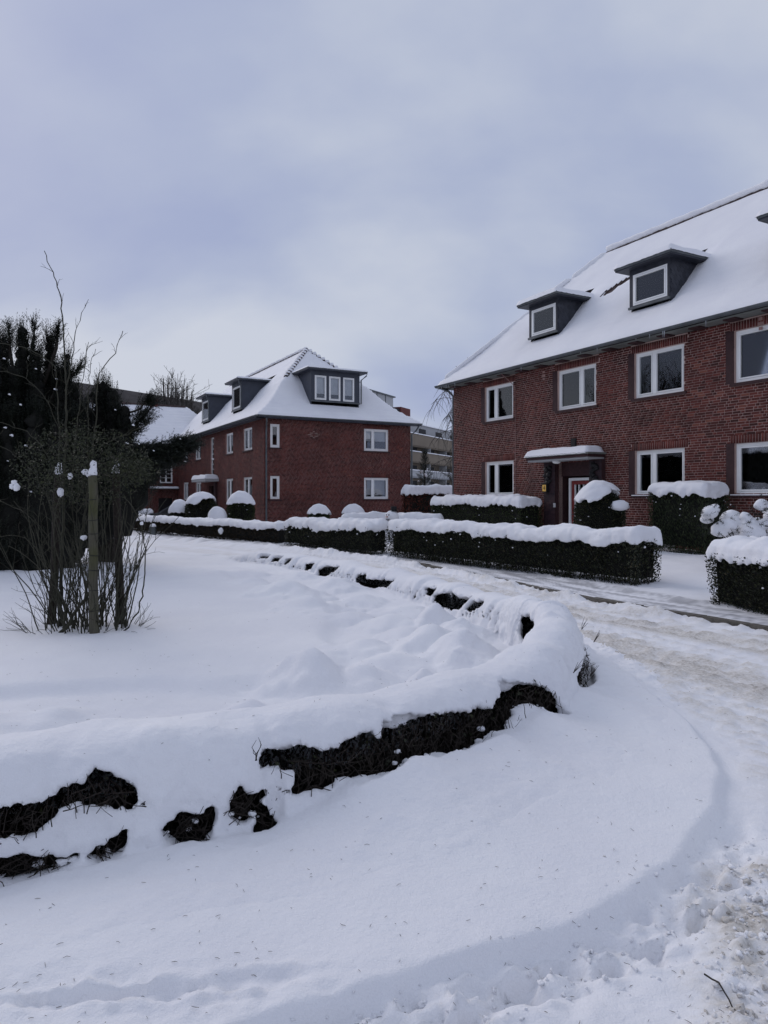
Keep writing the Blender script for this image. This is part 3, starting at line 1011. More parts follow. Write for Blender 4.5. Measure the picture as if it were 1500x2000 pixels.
o = blobs([blob(c_, (rb * 1.3, rb * 1.2, rb * .8), 1, k_, .6, 9, 7) for k_, (c_, rb) in enumerate(crumbs)], 'snow_crumbs', M['snow'], low); o['kind'] = 'stuff'
n = 520
sa = r.uniform(CS[1], CS[12], n); h = cs(HWO, sa) - .10
P = path_pts(sa, h * r.uniform(.65, .88, n), r.uniform(0.02, .8, n) * cs(ZTP, sa)) - np.array(LOC)
leaves(P, .03, M['olive'], 'leaves', low)
# dark sheet over the hedge's floor, the hollow's shade put into its colour
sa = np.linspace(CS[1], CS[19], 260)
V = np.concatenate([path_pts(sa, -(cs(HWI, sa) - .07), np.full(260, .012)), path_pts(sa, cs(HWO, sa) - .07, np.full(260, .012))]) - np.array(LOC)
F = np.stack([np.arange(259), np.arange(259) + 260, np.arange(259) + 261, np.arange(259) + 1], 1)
np_obj('shade_floor', V, F, M['core'], low)

# ------------------------------------------------------------------ needles, twig and lumps lying on the snow
n = 1150
yy = 2.0 + 9 * r.random(n) ** 2.0
xx = r.uniform(-.62, .62, n) * yy
keep = (noise2(xx * 1.6, yy * 1.6) + r.normal(0, .45, n)) > -.35
xx, yy = xx[keep], yy[keep]
s_, d_ = ISL.query(xx, yy); _, hw_ = cap_h(s_, d_)
ok = ~((np.abs(d_) > hw_ * .7) & (np.abs(d_) < hw_ + .1))
xx, yy = xx[ok], yy[ok]; n = len(xx)
zz_ = surf(xx, yy)
a = r.uniform(0, 6.28, n); ln = r.uniform(.003, .0125, n); wd = r.uniform(.0005, .0011, n)
c, s_ = np.cos(a), np.sin(a)
dirv = np.stack([c, s_, r.normal(0, .15, n)], 1); sidev = np.stack([-s_, c, 0 * a], 1); bend = r.normal(0, .25, n)
P = np.stack([xx, yy, zz_ + .0035], 1)
mid = P + sidev * (bend * ln)[:, None] + np.array([0, 0, .001])
e0, e1 = P - dirv * ln[:, None], P + dirv * ln[:, None]
wv = sidev * wd[:, None]
V = np.stack([e0 - wv * .6, e0 + wv * .6, mid - wv, mid + wv, e1 - wv * .5, e1 + wv * .5, e0 + [0, 0, .0010], mid + [0, 0, .0014], e1 + [0, 0, .0009]], 1).reshape(-1, 3)
b9 = np.arange(n)[:, None, None] * 9
F = (np.array([[0, 2, 7, 6], [6, 7, 3, 1], [2, 4, 8, 7], [7, 8, 5, 3], [0, 1, 3, 2], [2, 3, 5, 4]])[None] + b9).reshape(-1, 4)
tag(np_obj('fallen_needles', V, F, M['needle'], None, rnd=r.random(n), per=6), 'small dry needles and seeds scattered over the snow', kind='stuff')

tw = Twigs()
A_, B_ = np.array([1.083, 2.43]), np.array([1.09, 2.235])
tt = np.linspace(0, 1, 7)[:, None]
pp = A_ + (B_ - A_) * tt + np.array([[.022, .008]]) * np.sin(tt * 3.1)
pz = surf(pp[:, 0], pp[:, 1]) + .007
tw.add(np.column_stack([pp, np.maximum(pz, pz.mean() - .002) + .006]), .0032, .0022, 5)
tag(tw.build('twig', M['bark']), 'bare dark twig lying on the lumpy snow at the near right', 'twig')

L_ = []
k = 0
while k < 2600:
    x_, y_ = r.uniform(.9, 2.1), r.uniform(1.75, 3.25)
    pr = float(sstep(1.25, 1.6, x_ + .46 * (3.1 - y_)) * (1 - sstep(3.0, 3.3, y_)))
    if r.random() > pr + .01:
        continue
    rad = float(np.clip(r.lognormal(-5.25, .6), .003, .032))
    L_.append(((x_, y_), rad, k)); k += 1
for k2 in range(420):
    s_ = r.uniform(2.6, 6.3); p_, t_ = EDGE.at(s_), EDGE.tan(s_); o_ = r.normal(.15, .09)
    L_.append(((p_[0] + t_[1] * o_, p_[1] - t_[0] * o_), float(np.clip(r.lognormal(-5.3, .55), .003, .022)), 5000 + k2))
zz_ = surf(np.array([l[0][0] for l in L_]), np.array([l[0][1] for l in L_]))
v, f, nn, dd_ = [], [], 0, []
for ((x_, y_), rad, k), z_ in zip(L_, zz_):
    V, F = blob((x_, y_, z_ + rad * .0), (rad * r.uniform(.6, 1.4), rad * r.uniform(.6, 1.4), rad * r.uniform(.4, .9)), 1, seed=k, amp=.8, nu=9, nv=7)
    v.append(V); f.append(F + nn); nn += len(V); dd_ += [max(0, .12 + .22 * r.normal()) if k < 5000 else 0] * len(V)
me = np_mesh('snow_lumps', np.vstack(v), np.vstack(f), True)
attr(me, 'dirt', np.clip(dd_, 0, .7)); attr(me, 'ice', np.zeros(nn))
tag(link('snow_lumps', me, M['ground']), 'crumbled lumps of cleared snow tinged brown', kind='stuff')
# ------------------------------------------------------------------ brick houses
TH = math.radians(28.4)


def wall(name, root, M_, length, z0, z1, holes, mats, ind=None, lintel=True, red_above=None, bond=0, course=.070, skip_bricks=False):
    """mortar sheet with real openings and every brick standing proud of it; holes = (u0, u1, za, zb)"""
    us = sorted({0.0, length, *[h[0] for h in holes], *[h[1] for h in holes]})
    zs = sorted({z0, z1, *[h[2] for h in holes], *[h[3] for h in holes]})
    b = MB(M_)
    for a, c in zip(us[:-1], us[1:]):
        for e, f in zip(zs[:-1], zs[1:]):
            mu, mz = (a + c) / 2, (e + f) / 2
            if not any(h[0] < mu < h[1] and h[2] < mz < h[3] for h in holes):
                b.quad((a, 0, e), (c, 0, e), (c, 0, f), (a, 0, f))
    for h in holes:
        D = -.16
        b.quad((h[0], 0, h[2]), (h[0], D, h[2]), (h[0], D, h[3]), (h[0], 0, h[3]))
        b.quad((h[1], 0, h[2]), (h[1], D, h[2]), (h[1], D, h[3]), (h[1], 0, h[3]))
        b.quad((h[0], 0, h[2]), (h[1], 0, h[2]), (h[1], D, h[2]), (h[0], D, h[2]))
        b.quad((h[0], 0, h[3]), (h[1], 0, h[3]), (h[1], D, h[3]), (h[0], D, h[3]))
    w_ = b.build(name, mats[0], root)
    if skip_bricks:
        return w_
    ex = [(h[0], h[1], h[2], h[3]) for h in holes]
    sold = []
    if lintel:
        for h in holes:
            if h[3] - h[2] < 2.0 and h[1] - h[0] > .6:
                ex.append((h[0] - .12, h[1] + .12, h[3], h[3] + .231))
                n_ = int((h[1] - h[0] + .24) / .075)
                for i in range(n_):
                    u = h[0] - .12 + (h[1] - h[0] + .24) * (i + .5) / n_
                    sold.append((u - .032, u + .032, h[3] + .005, h[3] + .221))
    R = []
    k = 0
    z = z0
    while z < z1 - .05:
        za, zb = z + .0055, min(z + course - .0055, z1)
        u = -[0, .115, .285, .17, .40][(k * 2 + bond) % 5]
        j = k
        while u < length:
            ln = .108 if j % 3 == 2 else .226
            a, c = max(u + .004, 0.004), min(u + ln - .004, length - .004)
            j += 1; u += ln + .006
            parts = [(a, c)]
            for h in ex:
                if h[2] < (za + zb) / 2 < h[3]:
                    np_ = []
                    for p in parts:
                        if p[1] <= h[0] or p[0] >= h[1]: np_.append(p)
                        else:
                            if p[0] < h[0] - .03: np_.append((p[0], h[0] - .004))
                            if p[1] > h[1] + .03: np_.append((h[1] + .004, p[1]))
                    parts = np_
            for p in parts:
                if p[1] - p[0] > .03:
                    R.append((p[0], p[1], za, zb))
        z += course; k += 1
    R += sold
    one = []
    if ind is not None:
        cand = [q_ for q_ in R if ind(q_) and abs(q_[1] - q_[0] - .218) < .002]
        cand.sort(key=lambda q_: -q_[0] - .0 * q_[2])
        one = cand[:300]
        sset = set(one)
        R = [q_ for q_ in R if q_ not in sset]
    R = np.array(R)
    n_ = len(R)
    rg = np.random.default_rng(bond + 40)
    pr = rg.uniform(.003, .007, n_)
    cor = []
    for uu, zz__ in ((0, 2), (1, 2), (1, 3), (0, 3)):
        for w2 in (0, 1):
            cor.append((R[:, uu], w2 * pr - .002 * (1 - w2), R[:, zz__]))
    V = np.stack([np.stack([np.array(cc) for cc in M_(*c_)], -1) if False else np.stack(np.broadcast_arrays(*M_(*c_)), -1) for c_ in cor], 1)
    F = np.array([[1, 3, 5, 7], [0, 2, 3, 1], [2, 4, 5, 3], [4, 6, 7, 5], [6, 0, 1, 7]])
    Fa = (F[None] + np.arange(n_)[:, None, None] * 8).reshape(-1, 4)
    # outward winding
    vv = V.reshape(-1, 3); t0 = vv[Fa[0]]
    nrm = np.cross(t0[1] - t0[0], t0[2] - t0[0]); ow = np.array(M_(0, 1, 0)) - np.array(M_(0, 0, 0))
    if nrm @ ow < 0: Fa = Fa[:, ::-1]
    rnd = np.clip(rg.beta(2.2, 2.2, n_), 0, 1)
    zc = (R[:, 2] + R[:, 3]) / 2
    if red_above is not None:
        hi_ = zc > red_above
        for nm, msk, mt in (('brickwork', ~hi_, mats[1]), ('brickwork', hi_, mats[2])):
            if msk.any():
                idx = np.where(msk)[0]
                Vs = V[idx].reshape(-1, 3)
                Fs = (Fa[:5][None] + np.arange(len(idx))[:, None, None] * 8).reshape(-1, 4)
                o = np_obj(nm, Vs, Fs, mt, w_, rnd=rnd[idx], per=5); o['kind'] = 'stuff'
    else:
        o = np_obj('brickwork', vv, Fa, mats[1], w_, rnd=rnd, per=5); o['kind'] = 'stuff'
    if one:
        p0 = np.array(M_(0, 0, 0)); ux = np.array(M_(1, 0, 0)) - p0; wx = np.array(M_(0, 1, 0)) - p0; zx = np.array([0, 0, 1.0])
        b = MB(lambda u, w2, z_: tuple(ux * u + wx * w2 + zx * z_))
        b.box(-.109, .109, -.002, .006, -.0295, .0295)
        o0 = b.build('brick', M['brick_one'], w_)
        for i, q_ in enumerate(one):
            o = o0 if i == 0 else o0.copy()
            if i:
                COL.objects.link(o); o.parent = w_
            c_ = M_((q_[0] + q_[1]) / 2, random.uniform(-.001, .003), (q_[2] + q_[3]) / 2)
            o.location = c_
    return w_


def window(root, M_, u0, u1, z0, z1, style='two', deep=.10, split=.36, sill='brick', inside=None, fr=.075, name='window'):
    """white frame with casements, real panes set back in it, what hangs behind them, and a ledge"""
    b = MB(M_)
    wo, wi = -deep + .03, -deep - .05
    g = .004
    u0 += g; u1 -= g; z0 += g; z1 -= g
    b.box(u0, u1, wi, wo, z0, z0 + fr); b.box(u0, u1, wi, wo, z1 - fr, z1)
    b.box(u0, u0 + fr, wi, wo, z0 + fr, z1 - fr); b.box(u1 - fr, u1, wi, wo, z0 + fr, z1 - fr)
    W = u1 - u0
    panes = []
    if style == 'two':
        m = u0 + W * split
        b.box(m - .05, m + .05, wi, wo + .006, z0 + fr, z1 - fr)
        panes = [(u0 + fr, m - .05, z0 + fr, z1 - fr), (m + .05, u1 - fr, z0 + fr, z1 - fr)]
    elif style == 'one':
        panes = [(u0 + fr, u1 - fr, z0 + fr, z1 - fr)]
    elif style == 'ladder':
        n_ = 7
        zs_ = np.linspace(z0 + fr, z1 - fr, n_ + 1)
        for i in range(1, n_):
            t_ = .05 if i == 3 else .018
            b.box(u0 + fr, u1 - fr, wi + .01, wo, zs_[i] - t_, zs_[i] + t_)
        for i in range(n_): panes.append((u0 + fr, u1 - fr, zs_[i] + .018, zs_[i + 1] - .018))
    elif style == 'grid':
        m = u0 + W * .5
        b.box(m - .06, m + .06, wi, wo + .004, z0 + fr, z1 - fr)
        zs_ = np.linspace(z0 + fr, z1 - fr, 7)
        for a_, c_ in ((u0 + fr, m - .06), (m + .06, u1 - fr)):
            for i in range(1, 6):
                t_ = .05 if i == 3 else .02
                b.box(a_, c_, wi + .01, wo, zs_[i] - t_, zs_[i] + t_)
            for i in range(6): panes.append((a_, c_, zs_[i] + .02, zs_[i + 1] - .02))
    if style in ('two', 'one'):
        s_ = .042
        for (a_, c_, e_, f_) in panes:
            b.box(a_ + .006, c_ - .006, wi + .004, wo + .014, e_ + .006, e_ + s_); b.box(a_ + .006, c_ - .006, wi + .004, wo + .014, f_ - s_, f_ - .006)
            b.box(a_ + .006, a_ + s_, wi + .004, wo + .014, e_ + s_, f_ - s_); b.box(c_ - s_, c_ - .006, wi + .004, wo + .014, e_ + s_, f_ - s_)
        panes = [(a_ + s_, c_ - s_, e_ + s_, f_ - s_) for (a_, c_, e_, f_) in panes]
    o = b.build(name, M['frame'], root)
    g0 = None
    for (a_, c_, e_, f_) in panes:
        MB(M_).box(a_, c_, -deep - .014, -deep - .004, e_, f_).build('pane', M['glass'], o)
    if inside == 'blind':
        MB(M_).box(u0 + .05, u1 - .05, -deep - .07, -deep - .06, z0 + .05, z1 - .04).build('blind', M['blind'], o)
    elif inside == 'half_blind':
        MB(M_).box(u0 + .05, u1 - .05, -deep - .11, -deep - .10, z0 + .45 * (z1 - z0), z1 - .04).build('blind', M['blind'], o)
    elif inside == 'low_gap_blind':
        MB(M_).box(u0 + .05, u1 - .05, -deep - .11, -deep - .10, z0 + .26 * (z1 - z0), z1 - .04).build('blind', M['blind'], o)
    elif inside == 'curtain':
        # tied-back net curtain, folded
        bb = MB(M_)
        uc = u0 + W * .62
        n_ = 9
        for i in range(n_):
            p_ = []
            for zf, wd in ((1, .22), (.66, .15), (.42, .06), (.30, .045), (.18, .085), (0, .13)):
                p_.append((uc + (i / (n_ - 1) - .5) * 2 * wd + .05 * (1 - zf), -deep - .20 + .02 * (-1) ** i, z0 + .05 + (z1 - z0 - .1) * zf))
            bb.tube(p_, .022, 5)
        bb.build('curtain', M['net'], o)
    elif inside == 'side_curtains':
        bb = MB(M_)
        for a_ in (u0 + .12, u1 - .34):
            for i in range(4):
                bb.tube([(a_ + i * .06, -deep - .2 + .02 * (-1) ** i, z0 + .05), (a_ + i * .06, -deep - .2 + .02 * (-1) ** i, z1 - .05)], .03, 5)
        bb.build('curtain', M['blind'], o)
    elif inside == 'ornament':
        L2 = [blob(M_(u0 + W * f1, -deep - .16, z0 + .10 + h_), rr_ * .8, 1, k_, .3, 7, 5) for k_, (f1, h_, rr_) in enumerate([(.75, .05, .11), (.75, .17, .09), (.75, .28, .05), (.72, .08, .08), (.79, .08, .08), (.3, .02, .06), (.45, .02, .06), (.55, .01, .05), (.15, .02, .07)])]
        blobs(L2, 'ornament', M['net'], o)
    elif inside == 'plants':
        L2 = [blob(M_(u0 + W * f1, -deep - .16, z0 + .12 + h_), rr_, 1, k_, .5, 7, 5) for k_, (f1, h_, rr_) in enumerate([(.5, .1, .06), (.56, .18, .04), (.7, .08, .09), (.8, .06, .06)])]
        blobs(L2, 'pot_plant', M['core'], o)
        MB(M_).box(u0 + .05, u1 - .05, -deep - .31, -deep - .30, z0 + .25, z1 - .04).build('blind', M['blind'], o)
    if sill == 'brick':
        MB(M_).box(u0 - .10, u1 + .10, -.10, .055, z0 - .085, z0 - .012).build('window_sill', M['dark_brick_plain'], o)
    elif sill == 'snow':
        s_ = MB(M_).box(u0 - .10, u1 + .10, -.10, .055, z0 - .085, z0 - .03).build('window_sill', M['dark_brick_plain'], o)
        MB(M_).box(u0 - .09, u1 + .09, -.07, .06, z0 - .03, z0 - .002).build('snow_strip', M['snow'], o)
    return o


M['dark_brick_plain'] = plain('dark sill brick', (0.045, 0.020, 0.021), 0.7, 0.25, 9)


def roof_fn(Lx, Ly, ov, eave, rise, run, ends, flare=.3):
    """height of a hipped roof at local x, y: ends = (x0, x1, y0, y1) run of each slope, None for no slope"""
    def fn(x, y):
        ds = []
        for v, e in zip((x + ov, Lx + ov - x, y + ov, Ly + ov - y), ends):
            if e is not None:
                ds.append(np.asarray(v, float) / e)
        d = ds[0]
        for q_ in ds[1:]: d = np.minimum(d, q_)
        d = np.clip(d, 0, 1)
        return eave + rise * (d - flare * .12 * np.sin(np.pi * np.clip(d / .45, 0, 1)))
    return fn


def roof(root, fn, Lx, Ly, ov, cuts, snow_t=.14, step=.11, bare=None, rows=.33, rim=.03, nm='roof', seed=0, drift=None):
    """tiled roof body with a blanket of snow that keeps the ripple of the tile rows"""
    xs = np.arange(-ov, Lx + ov + step * .5, step); xs[-1] = Lx + ov
    ys = np.arange(-ov, Ly + ov + step * .5, step); ys[-1] = Ly + ov
    Xr, Yr = np.meshgrid(xs, ys, indexing='ij')
    Zr = fn(Xr, Yr)
    nx, ny = Xr.shape
    i_, j_ = np.meshgrid(np.arange(nx - 1), np.arange(ny - 1), indexing='ij')
    F = np.stack([i_ * ny + j_, (i_ + 1) * ny + j_, (i_ + 1) * ny + j_ + 1, i_ * ny + j_ + 1], -1).reshape(-1, 4)
    cx, cy = Xr.ravel()[F].mean(1), Yr.ravel()[F].mean(1)
    keep = np.ones(len(F), bool)
    for (a, c, e, f) in cuts:
        keep &= ~((cx > a) & (cx < c) & (cy > e) & (cy < f))
    V = np.stack([Xr, Yr, Zr - .02], -1).reshape(-1, 3)
    ro = np_obj(nm, V, F[keep], M['tile'], root)
    zrel = Zr - Zr.min()
    T = snow_t * (1 + .22 * noise2(Xr * .35 + seed, Yr * .35) + .10 * noise2(Xr * 1.3, Yr * 1.3 + seed))
    T = T + (.017 if seed < 5 else .024) * np.sin(zrel * 2 * np.pi / (rows * .68)) * (1 + .6 * noise2(Xr * .8, Yr * .8 + 9)) + .006 * noise2(Xr * 5, Yr * 5)
    edge = np.minimum(np.minimum(Xr + ov, Lx + ov - Xr), np.minimum(Yr + ov, Ly + ov - Yr))
    T = T * (.55 + .45 * sstep(0, .5, edge))
    for (a, c, e, f) in cuts:
        q_ = np.maximum(np.maximum(a - .12 - Xr, Xr - c - .12), np.maximum(e - .2 - Yr, Yr - f + .1))
        T = T * (.6 + .4 * sstep(0, .35, q_))
    if bare is not None:
        T = T - bare(Xr, Yr, zrel)
    Zs = Zr + T
    rimv = edge < 1e-6
    Zs = np.where(rimv, Zr - .015, Zs)
    sx = np.where(rimv, 0, 1)
    V = np.stack([Xr, Yr, Zs], -1).reshape(-1, 3)
    # first ring pushed out so that the edge of the snow is round
    so = np_obj('snow_cover', V, F[keep], M['snow'], ro, smooth=True)
    return ro


def ridge_tiles(ro, a, b, n_, seed=0, snow=True, r_=.11):
    """half-round ridge tiles in a row from a to b, each an object; the first is made, the others copied"""
    a, b = Vector(a), Vector(b)
    d = (b - a).normalized()
    first = None
    rr = random.Random(seed)
    for i in range(n_):
        p = a + (b - a) * ((i + .5) / n_)
        if first is None:
            mb = MB()
            L_ = (b - a).length / n_
            ang = np.linspace(0, np.pi, 6)
            for h0, h1, ra, rb in ((-L_ / 2, L_ / 2 + .04, r_, r_ * 1.18),):
                V = [(h0, math.cos(t_) * ra, math.sin(t_) * ra - .03) for t_ in ang] + [(h1, math.cos(t_) * rb, math.sin(t_) * rb - .03) for t_ in ang]
                Fs = [[k, k + 1, k + 7, k + 6] for k in range(5)] + [list(range(6)), list(range(6, 12))[::-1]]
                mb.add(V, Fs)
            first = o = mb.build('ridge_tile', M['tile'], ro)
        else:
            o = first.copy(); COL.objects.link(o); o.parent = ro
        o.location = p + Vector((0, 0, rr.uniform(-.012, .012)))
        o.rotation_euler = d.to_track_quat('X', 'Z').to_euler()


def snow_roll(ro, pts, r_, seed=0, name='ridge_snow', step=.12, lift=.1):
    """a rounded roll of snow lying along a ridge"""
    pts = np.array(pts, float)
    L_ = np.linalg.norm(pts[-1] - pts[0])
    n_ = int(L_ / step)
    t = np.linspace(0, 1, n_)[:, None]
    P = pts[0] + (pts[-1] - pts[0]) * t
    rad = r_ * (1 + .25 * noise2(t[:, 0] * L_ * 1.7, seed + 0 * t[:, 0]) + .16 * noise2(t[:, 0] * L_ * 5.1, seed + 4 + 0 * t[:, 0]))
    rad[0] *= .3; rad[-1] *= .3
    P[:, 2] += lift
    V, F = tube_np(P, 1, 1, 10)
    V = V.reshape(n_, 10, 3)
    V = P[:, None, :] + (V - P[:, None, :]) * rad[:, None, None] * np.array([1.25, 1.25, .85])
    np_obj(name, V.reshape(-1, 3), F, M['snow'], ro, smooth=True)


def gutter(root, pts, name='gutter', r_=.075, m='zinc'):
    """half-round gutter with a rolled lip following the eaves"""
    mb = MB()
    for a, b in zip(pts[:-1], pts[1:]):
        a, b = Vector(a), Vector(b)
        d = (b - a).normalized(); n_ = d.cross(Vector((0, 0, 1)))
        ang = np.linspace(np.pi, 2 * np.pi, 6)
        prof = [(math.cos(t_) * r_, math.sin(t_) * r_) for t_ in ang] + [(math.cos(t_) * r_ * .86, math.sin(t_) * r_ * .86) for t_ in ang[::-1]]
        V = [tuple(a + n_ * p[0] + Vector((0, 0, p[1]))) for p in prof] + [tuple(b + n_ * p[0] + Vector((0, 0, p[1]))) for p in prof]
        k = len(prof)
        mb.add(V, [[i, (i + 1) % k, k + (i + 1) % k, k + i] for i in range(k)] + [list(range(k)), list(range(k, 2 * k))[::-1]])
        mb.tube([a + n_ * r_ + Vector((0, 0, .004)), b + n_ * r_ + Vector((0, 0, .004))], .014, 5)
    return mb.build(name, M[m], root)


def snow_slab(x0, x1, y0, y1, z, t, name, parent, seed=0, M_=None, n=14, over=.03, rnd_=.16):
    """cushion of snow on a flat top; footprints given in the frame of M_"""
    M_ = M_ or (lambda u, w_, z_: (u, w_, z_))
    nx = max(n, int((x1 - x0) / .07)); ny = max(8, int((y1 - y0) / .07))
    us = np.linspace(0, 1, nx); vs = np.linspace(0, 1, ny)
    U, W = np.meshgrid(us, vs, indexing='ij')
    xx_ = x0 - over + (x1 - x0 + 2 * over) * U; yy_ = y0 - over + (y1 - y0 + 2 * over) * W
    e = np.minimum(np.minimum(xx_ - x0 + over, x1 + over - xx_), np.minimum(yy_ - y0 + over, y1 + over - yy_))
    f = np.sqrt(1 - (1 - np.clip(e / rnd_, 0, 1)) ** 2)
    zt_ = z - .015 + (t + .015) * f * (1 + .16 * noise2(xx_ * 1.8 + seed, yy_ * 1.8) + .06 * noise2(xx_ * 6, yy_ * 6 + seed)) + .006 * f * noise2(xx_ * 15, yy_ * 15)
    zt_ = np.where(e <= 1e-6, z - .02 - .012 * (1 + noise2(xx_ * 9, yy_ * 9)), zt_)
    V = np.stack(np.broadcast_arrays(*M_(xx_, yy_, zt_)), -1).reshape(-1, 3)
    i_, j_ = np.meshgrid(np.arange(nx - 1), np.arange(ny - 1), indexing='ij')
    F = np.stack([i_ * ny + j_, (i_ + 1) * ny + j_, (i_ + 1) * ny + j_ + 1, i_ * ny + j_ + 1], -1).reshape(-1, 4)
    ow = np.cross(np.array(M_(1, 0, 0)) - np.array(M_(0, 0, 0)), np.array(M_(0, 1, 0)) - np.array(M_(0, 0, 0)))
    if ow[2] < 0: F = F[:, ::-1]
    return np_obj(name, V, F, M['snow'], parent, smooth=True)


def dormer(root, M_, fn_v, u0, u1, v0, zb, zt, wins, mat, ov=(.34, .34), thick=.10, slates=None, sn=.12, pipe=None, win_kw=None):
    """flat-roofed dormer: clad box with window openings, roof slab, eaves gutter and snow cushion. v runs into the house (w = -v)"""
    v1 = v0
    while fn_v(v1) < zt + .05 and v1 < v0 + 6: v1 += .05
    b = MB(M_)
    us = sorted({u0, u1, *[w_[0] for w_ in wins], *[w_[1] for w_ in wins]}); zs = sorted({zb, zt, *[w_[2] for w_ in wins], *[w_[3] for w_ in wins]})
    for a, c in zip(us[:-1], us[1:]):
        for e, f in zip(zs[:-1], zs[1:]):
            if not any(w_[0] < (a + c) / 2 < w_[1] and w_[2] < (e + f) / 2 < w_[3] for w_ in wins):
                b.box(a, c, -v0 - .08, -v0, e, f)
    b.box(u0, u0 + .06, -v1, -v0 - .08, zb - .2, zt); b.box(u1 - .06, u1, -v1, -v0 - .08, zb - .2, zt)
    d = b.build('dormer', mat, root)
    # dark sheet behind the windows, the room's dimness put into its colour
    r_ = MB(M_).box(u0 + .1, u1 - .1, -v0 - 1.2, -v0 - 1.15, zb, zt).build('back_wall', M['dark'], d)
    MB(M_).box(u0 - ov[0], u1 + ov[0], -v1 - .3, -v0 + ov[1], zt, zt + thick * .45).build('eaves_board', M['slate_b'] if mat is M['slate_b'] else M['grey'], d)
    MB(M_).box(u0 - ov[0] - .02, u1 + ov[0] + .02, -v1 - .3, -v0 + ov[1] + .02, zt + thick * .45, zt + thick + .03).build('dormer_roof', M['zinc'], d)
    snow_slab(u0 - ov[0] - .02, u1 + ov[0] + .02, -v1 - .35, -v0 + ov[1] + .02, zt + thick + .03, sn, 'snow_cap', d, seed=u0, M_=M_)
    # sill board and flashing under the windows
    MB(M_).box(u0 - .02, u1 + .02, -v0 - .02, -v0 + .05, zb - .02, zb + .05).build('flashing', M['zinc'], d)
    if pipe:
        up = u1 + .02 if pipe > 0 else u0 - .02
        MB(M_).tube([(up + pipe * ov[0], -v0 + ov[1] - .05, zt + .02), (up + pipe * ov[0] * .9, -v0 + ov[1] - .08, zt - .12), (up + pipe * .06, -v0 + .06, zt - .36), (up + pipe * .06, -v0 + .06, zb)], .04, 6).build('downpipe', M['zinc'], d)
    if slates:
        p0 = np.array(M_(0, 0, 0)); ux = np.array(M_(1, 0, 0)) - p0; wx = np.array(M_(0, 1, 0)) - p0; zx = np.array([0, 0, 1.0])
        first = None
        for side in slates:                      # -1 the u0 cheek, +1 the u1 cheek, 0 the front
            if side:
                uc = u1 + .006 if side > 0 else u0 - .006
                spots = [(v0 + .08 + i * .15 + (k % 2) * .075, zb + .10 + k * .135) for k in range(int((zt - zb) / .135)) for i in range(14)]
                spots = [(v_, z_) for v_, z_ in spots if fn_v(v_) + .10 < z_ < zt - .05 and v_ < v1]
            else:
                spots = [(u0 + .07 + i * .15, zt - .10) for i in range(int((u1 - u0) / .15))] + [(u, zb + .18 + k * .135) for u in ((u0 + wins[0][0]) / 2,) for k in range(6) if wins[0][0] - u0 > .1]
            for sp in spots:
                if first is None:
                    a_, c_ = .105, .07
                    mb = MB()
                    mb.add([(-a_, -.004, 0), (0, -.004, -a_), (a_, -.004, 0), (0, -.004, a_), (-a_, .006, 0), (0, .012, -a_), (a_, .006, 0), (0, .004, a_)],
                           [[0, 1, 2, 3], [7, 6, 5, 4], [0, 4, 5, 1], [1, 5, 6, 2], [2, 6, 7, 3], [3, 7, 4, 0]])
                    first = o = mb.build('slate', M['slate'], d)
                else:
                    o = first.copy(); COL.objects.link(o); o.parent = d
                if side:
                    o.location = M_(uc, -sp[0], sp[1])
                    y_ = ux * side
                else:
                    o.location = M_(sp[0], -v0 + .004, sp[1])
                    y_ = wx
                x_ = np.cross(y_, zx)
                o.rotation_euler = Matrix((tuple(x_), tuple(y_), tuple(zx))).transposed().to_euler()
    for w_ in wins:
        window(root, lambda u, q_, z: M_(u, q_ - v0, z), *w_[:4], style='one', deep=.03, sill=None, fr=.06, **(win_kw or {}))
    return d


def icicles(root, M_, us, w_, z, seed=0):
    rr = random.Random(seed)
    first = None
    for u in us:
        if first is None:
            mb = MB().tube([(0, 0, 0), (.003, 0, -.08), (0, .002, -.2)], .012, 5, .001)
            first = o = mb.build('icicle', M['ice'], root)
        else:
            o = first.copy(); COL.objects.link(o); o.parent = root
        o.location = M_(u, w_ + rr.uniform(-.01, .01), z)
        o.scale = (1, 1, rr.uniform(.35, 1.1))


M['ice'] = plain('icicle ice', (0.5, 0.53, 0.56), 0.15, 0.05, 3, spec=0.5)

# ================================================================== the house on the right
OV, EAVE, RISE = .5, 6.36, 4.95
A = tag(empty('brick_house', (2.88, 29.7, 0), math.atan2(-math.cos(TH), math.sin(TH))),
        'large dark red brick house on the right with canopied red door and two slate dormers', 'house')
AL, AD = 21.0, 9.3
frontA = lambda u, w_, z: (u, -w_, z)
WA_up = [(2.15, 3.88, 'two', .36, None), (6.24, 8.0, 'two', .60, None), (9.55, 11.29, 'two', .38, None), (12.82, 14.9, 'one', .5, None), (17.6, 19.3, 'two', .36, None)]
WA_lo = [(2.17, 3.9, 'two', .36, 'plants_dark'), (9.57, 11.31, 'two', .36, 'curtain'), (12.83, 14.9, 'one', .5, 'ornament'), (17.6, 19.3, 'two', .36, None)]
holes = [(a, c, 4.61, 5.94) for a, c, *_ in WA_up] + [(a, c, 1.76, 3.06) for a, c, *_ in WA_lo] + [(6.30, 7.85, .05, 2.86)]
mA = (M['mortar'], M['brick'], M['brick_red'])
wall('front_wall', A, frontA, AL, -.1, 6.2, holes, mA, ind=lambda q_: q_[1] < 13.6 and 1.9 < q_[2] < 5.9 and q_[0] > 11.3, red_above=5.98)
wall('end_wall', A, lambda u, w_, z: (-w_, u, z), AD, -.1, 6.2, [], mA, bond=2)
wall('far_end_wall', A, lambda u, w_, z: (AL + w_, u, z), AD, -.1, 6.2, [], mA, skip_bricks=True)
wall('back_wall', A, lambda u, w_, z: (u, AD + w_, z), AL, -.1, 6.2, [], mA, skip_bricks=True)
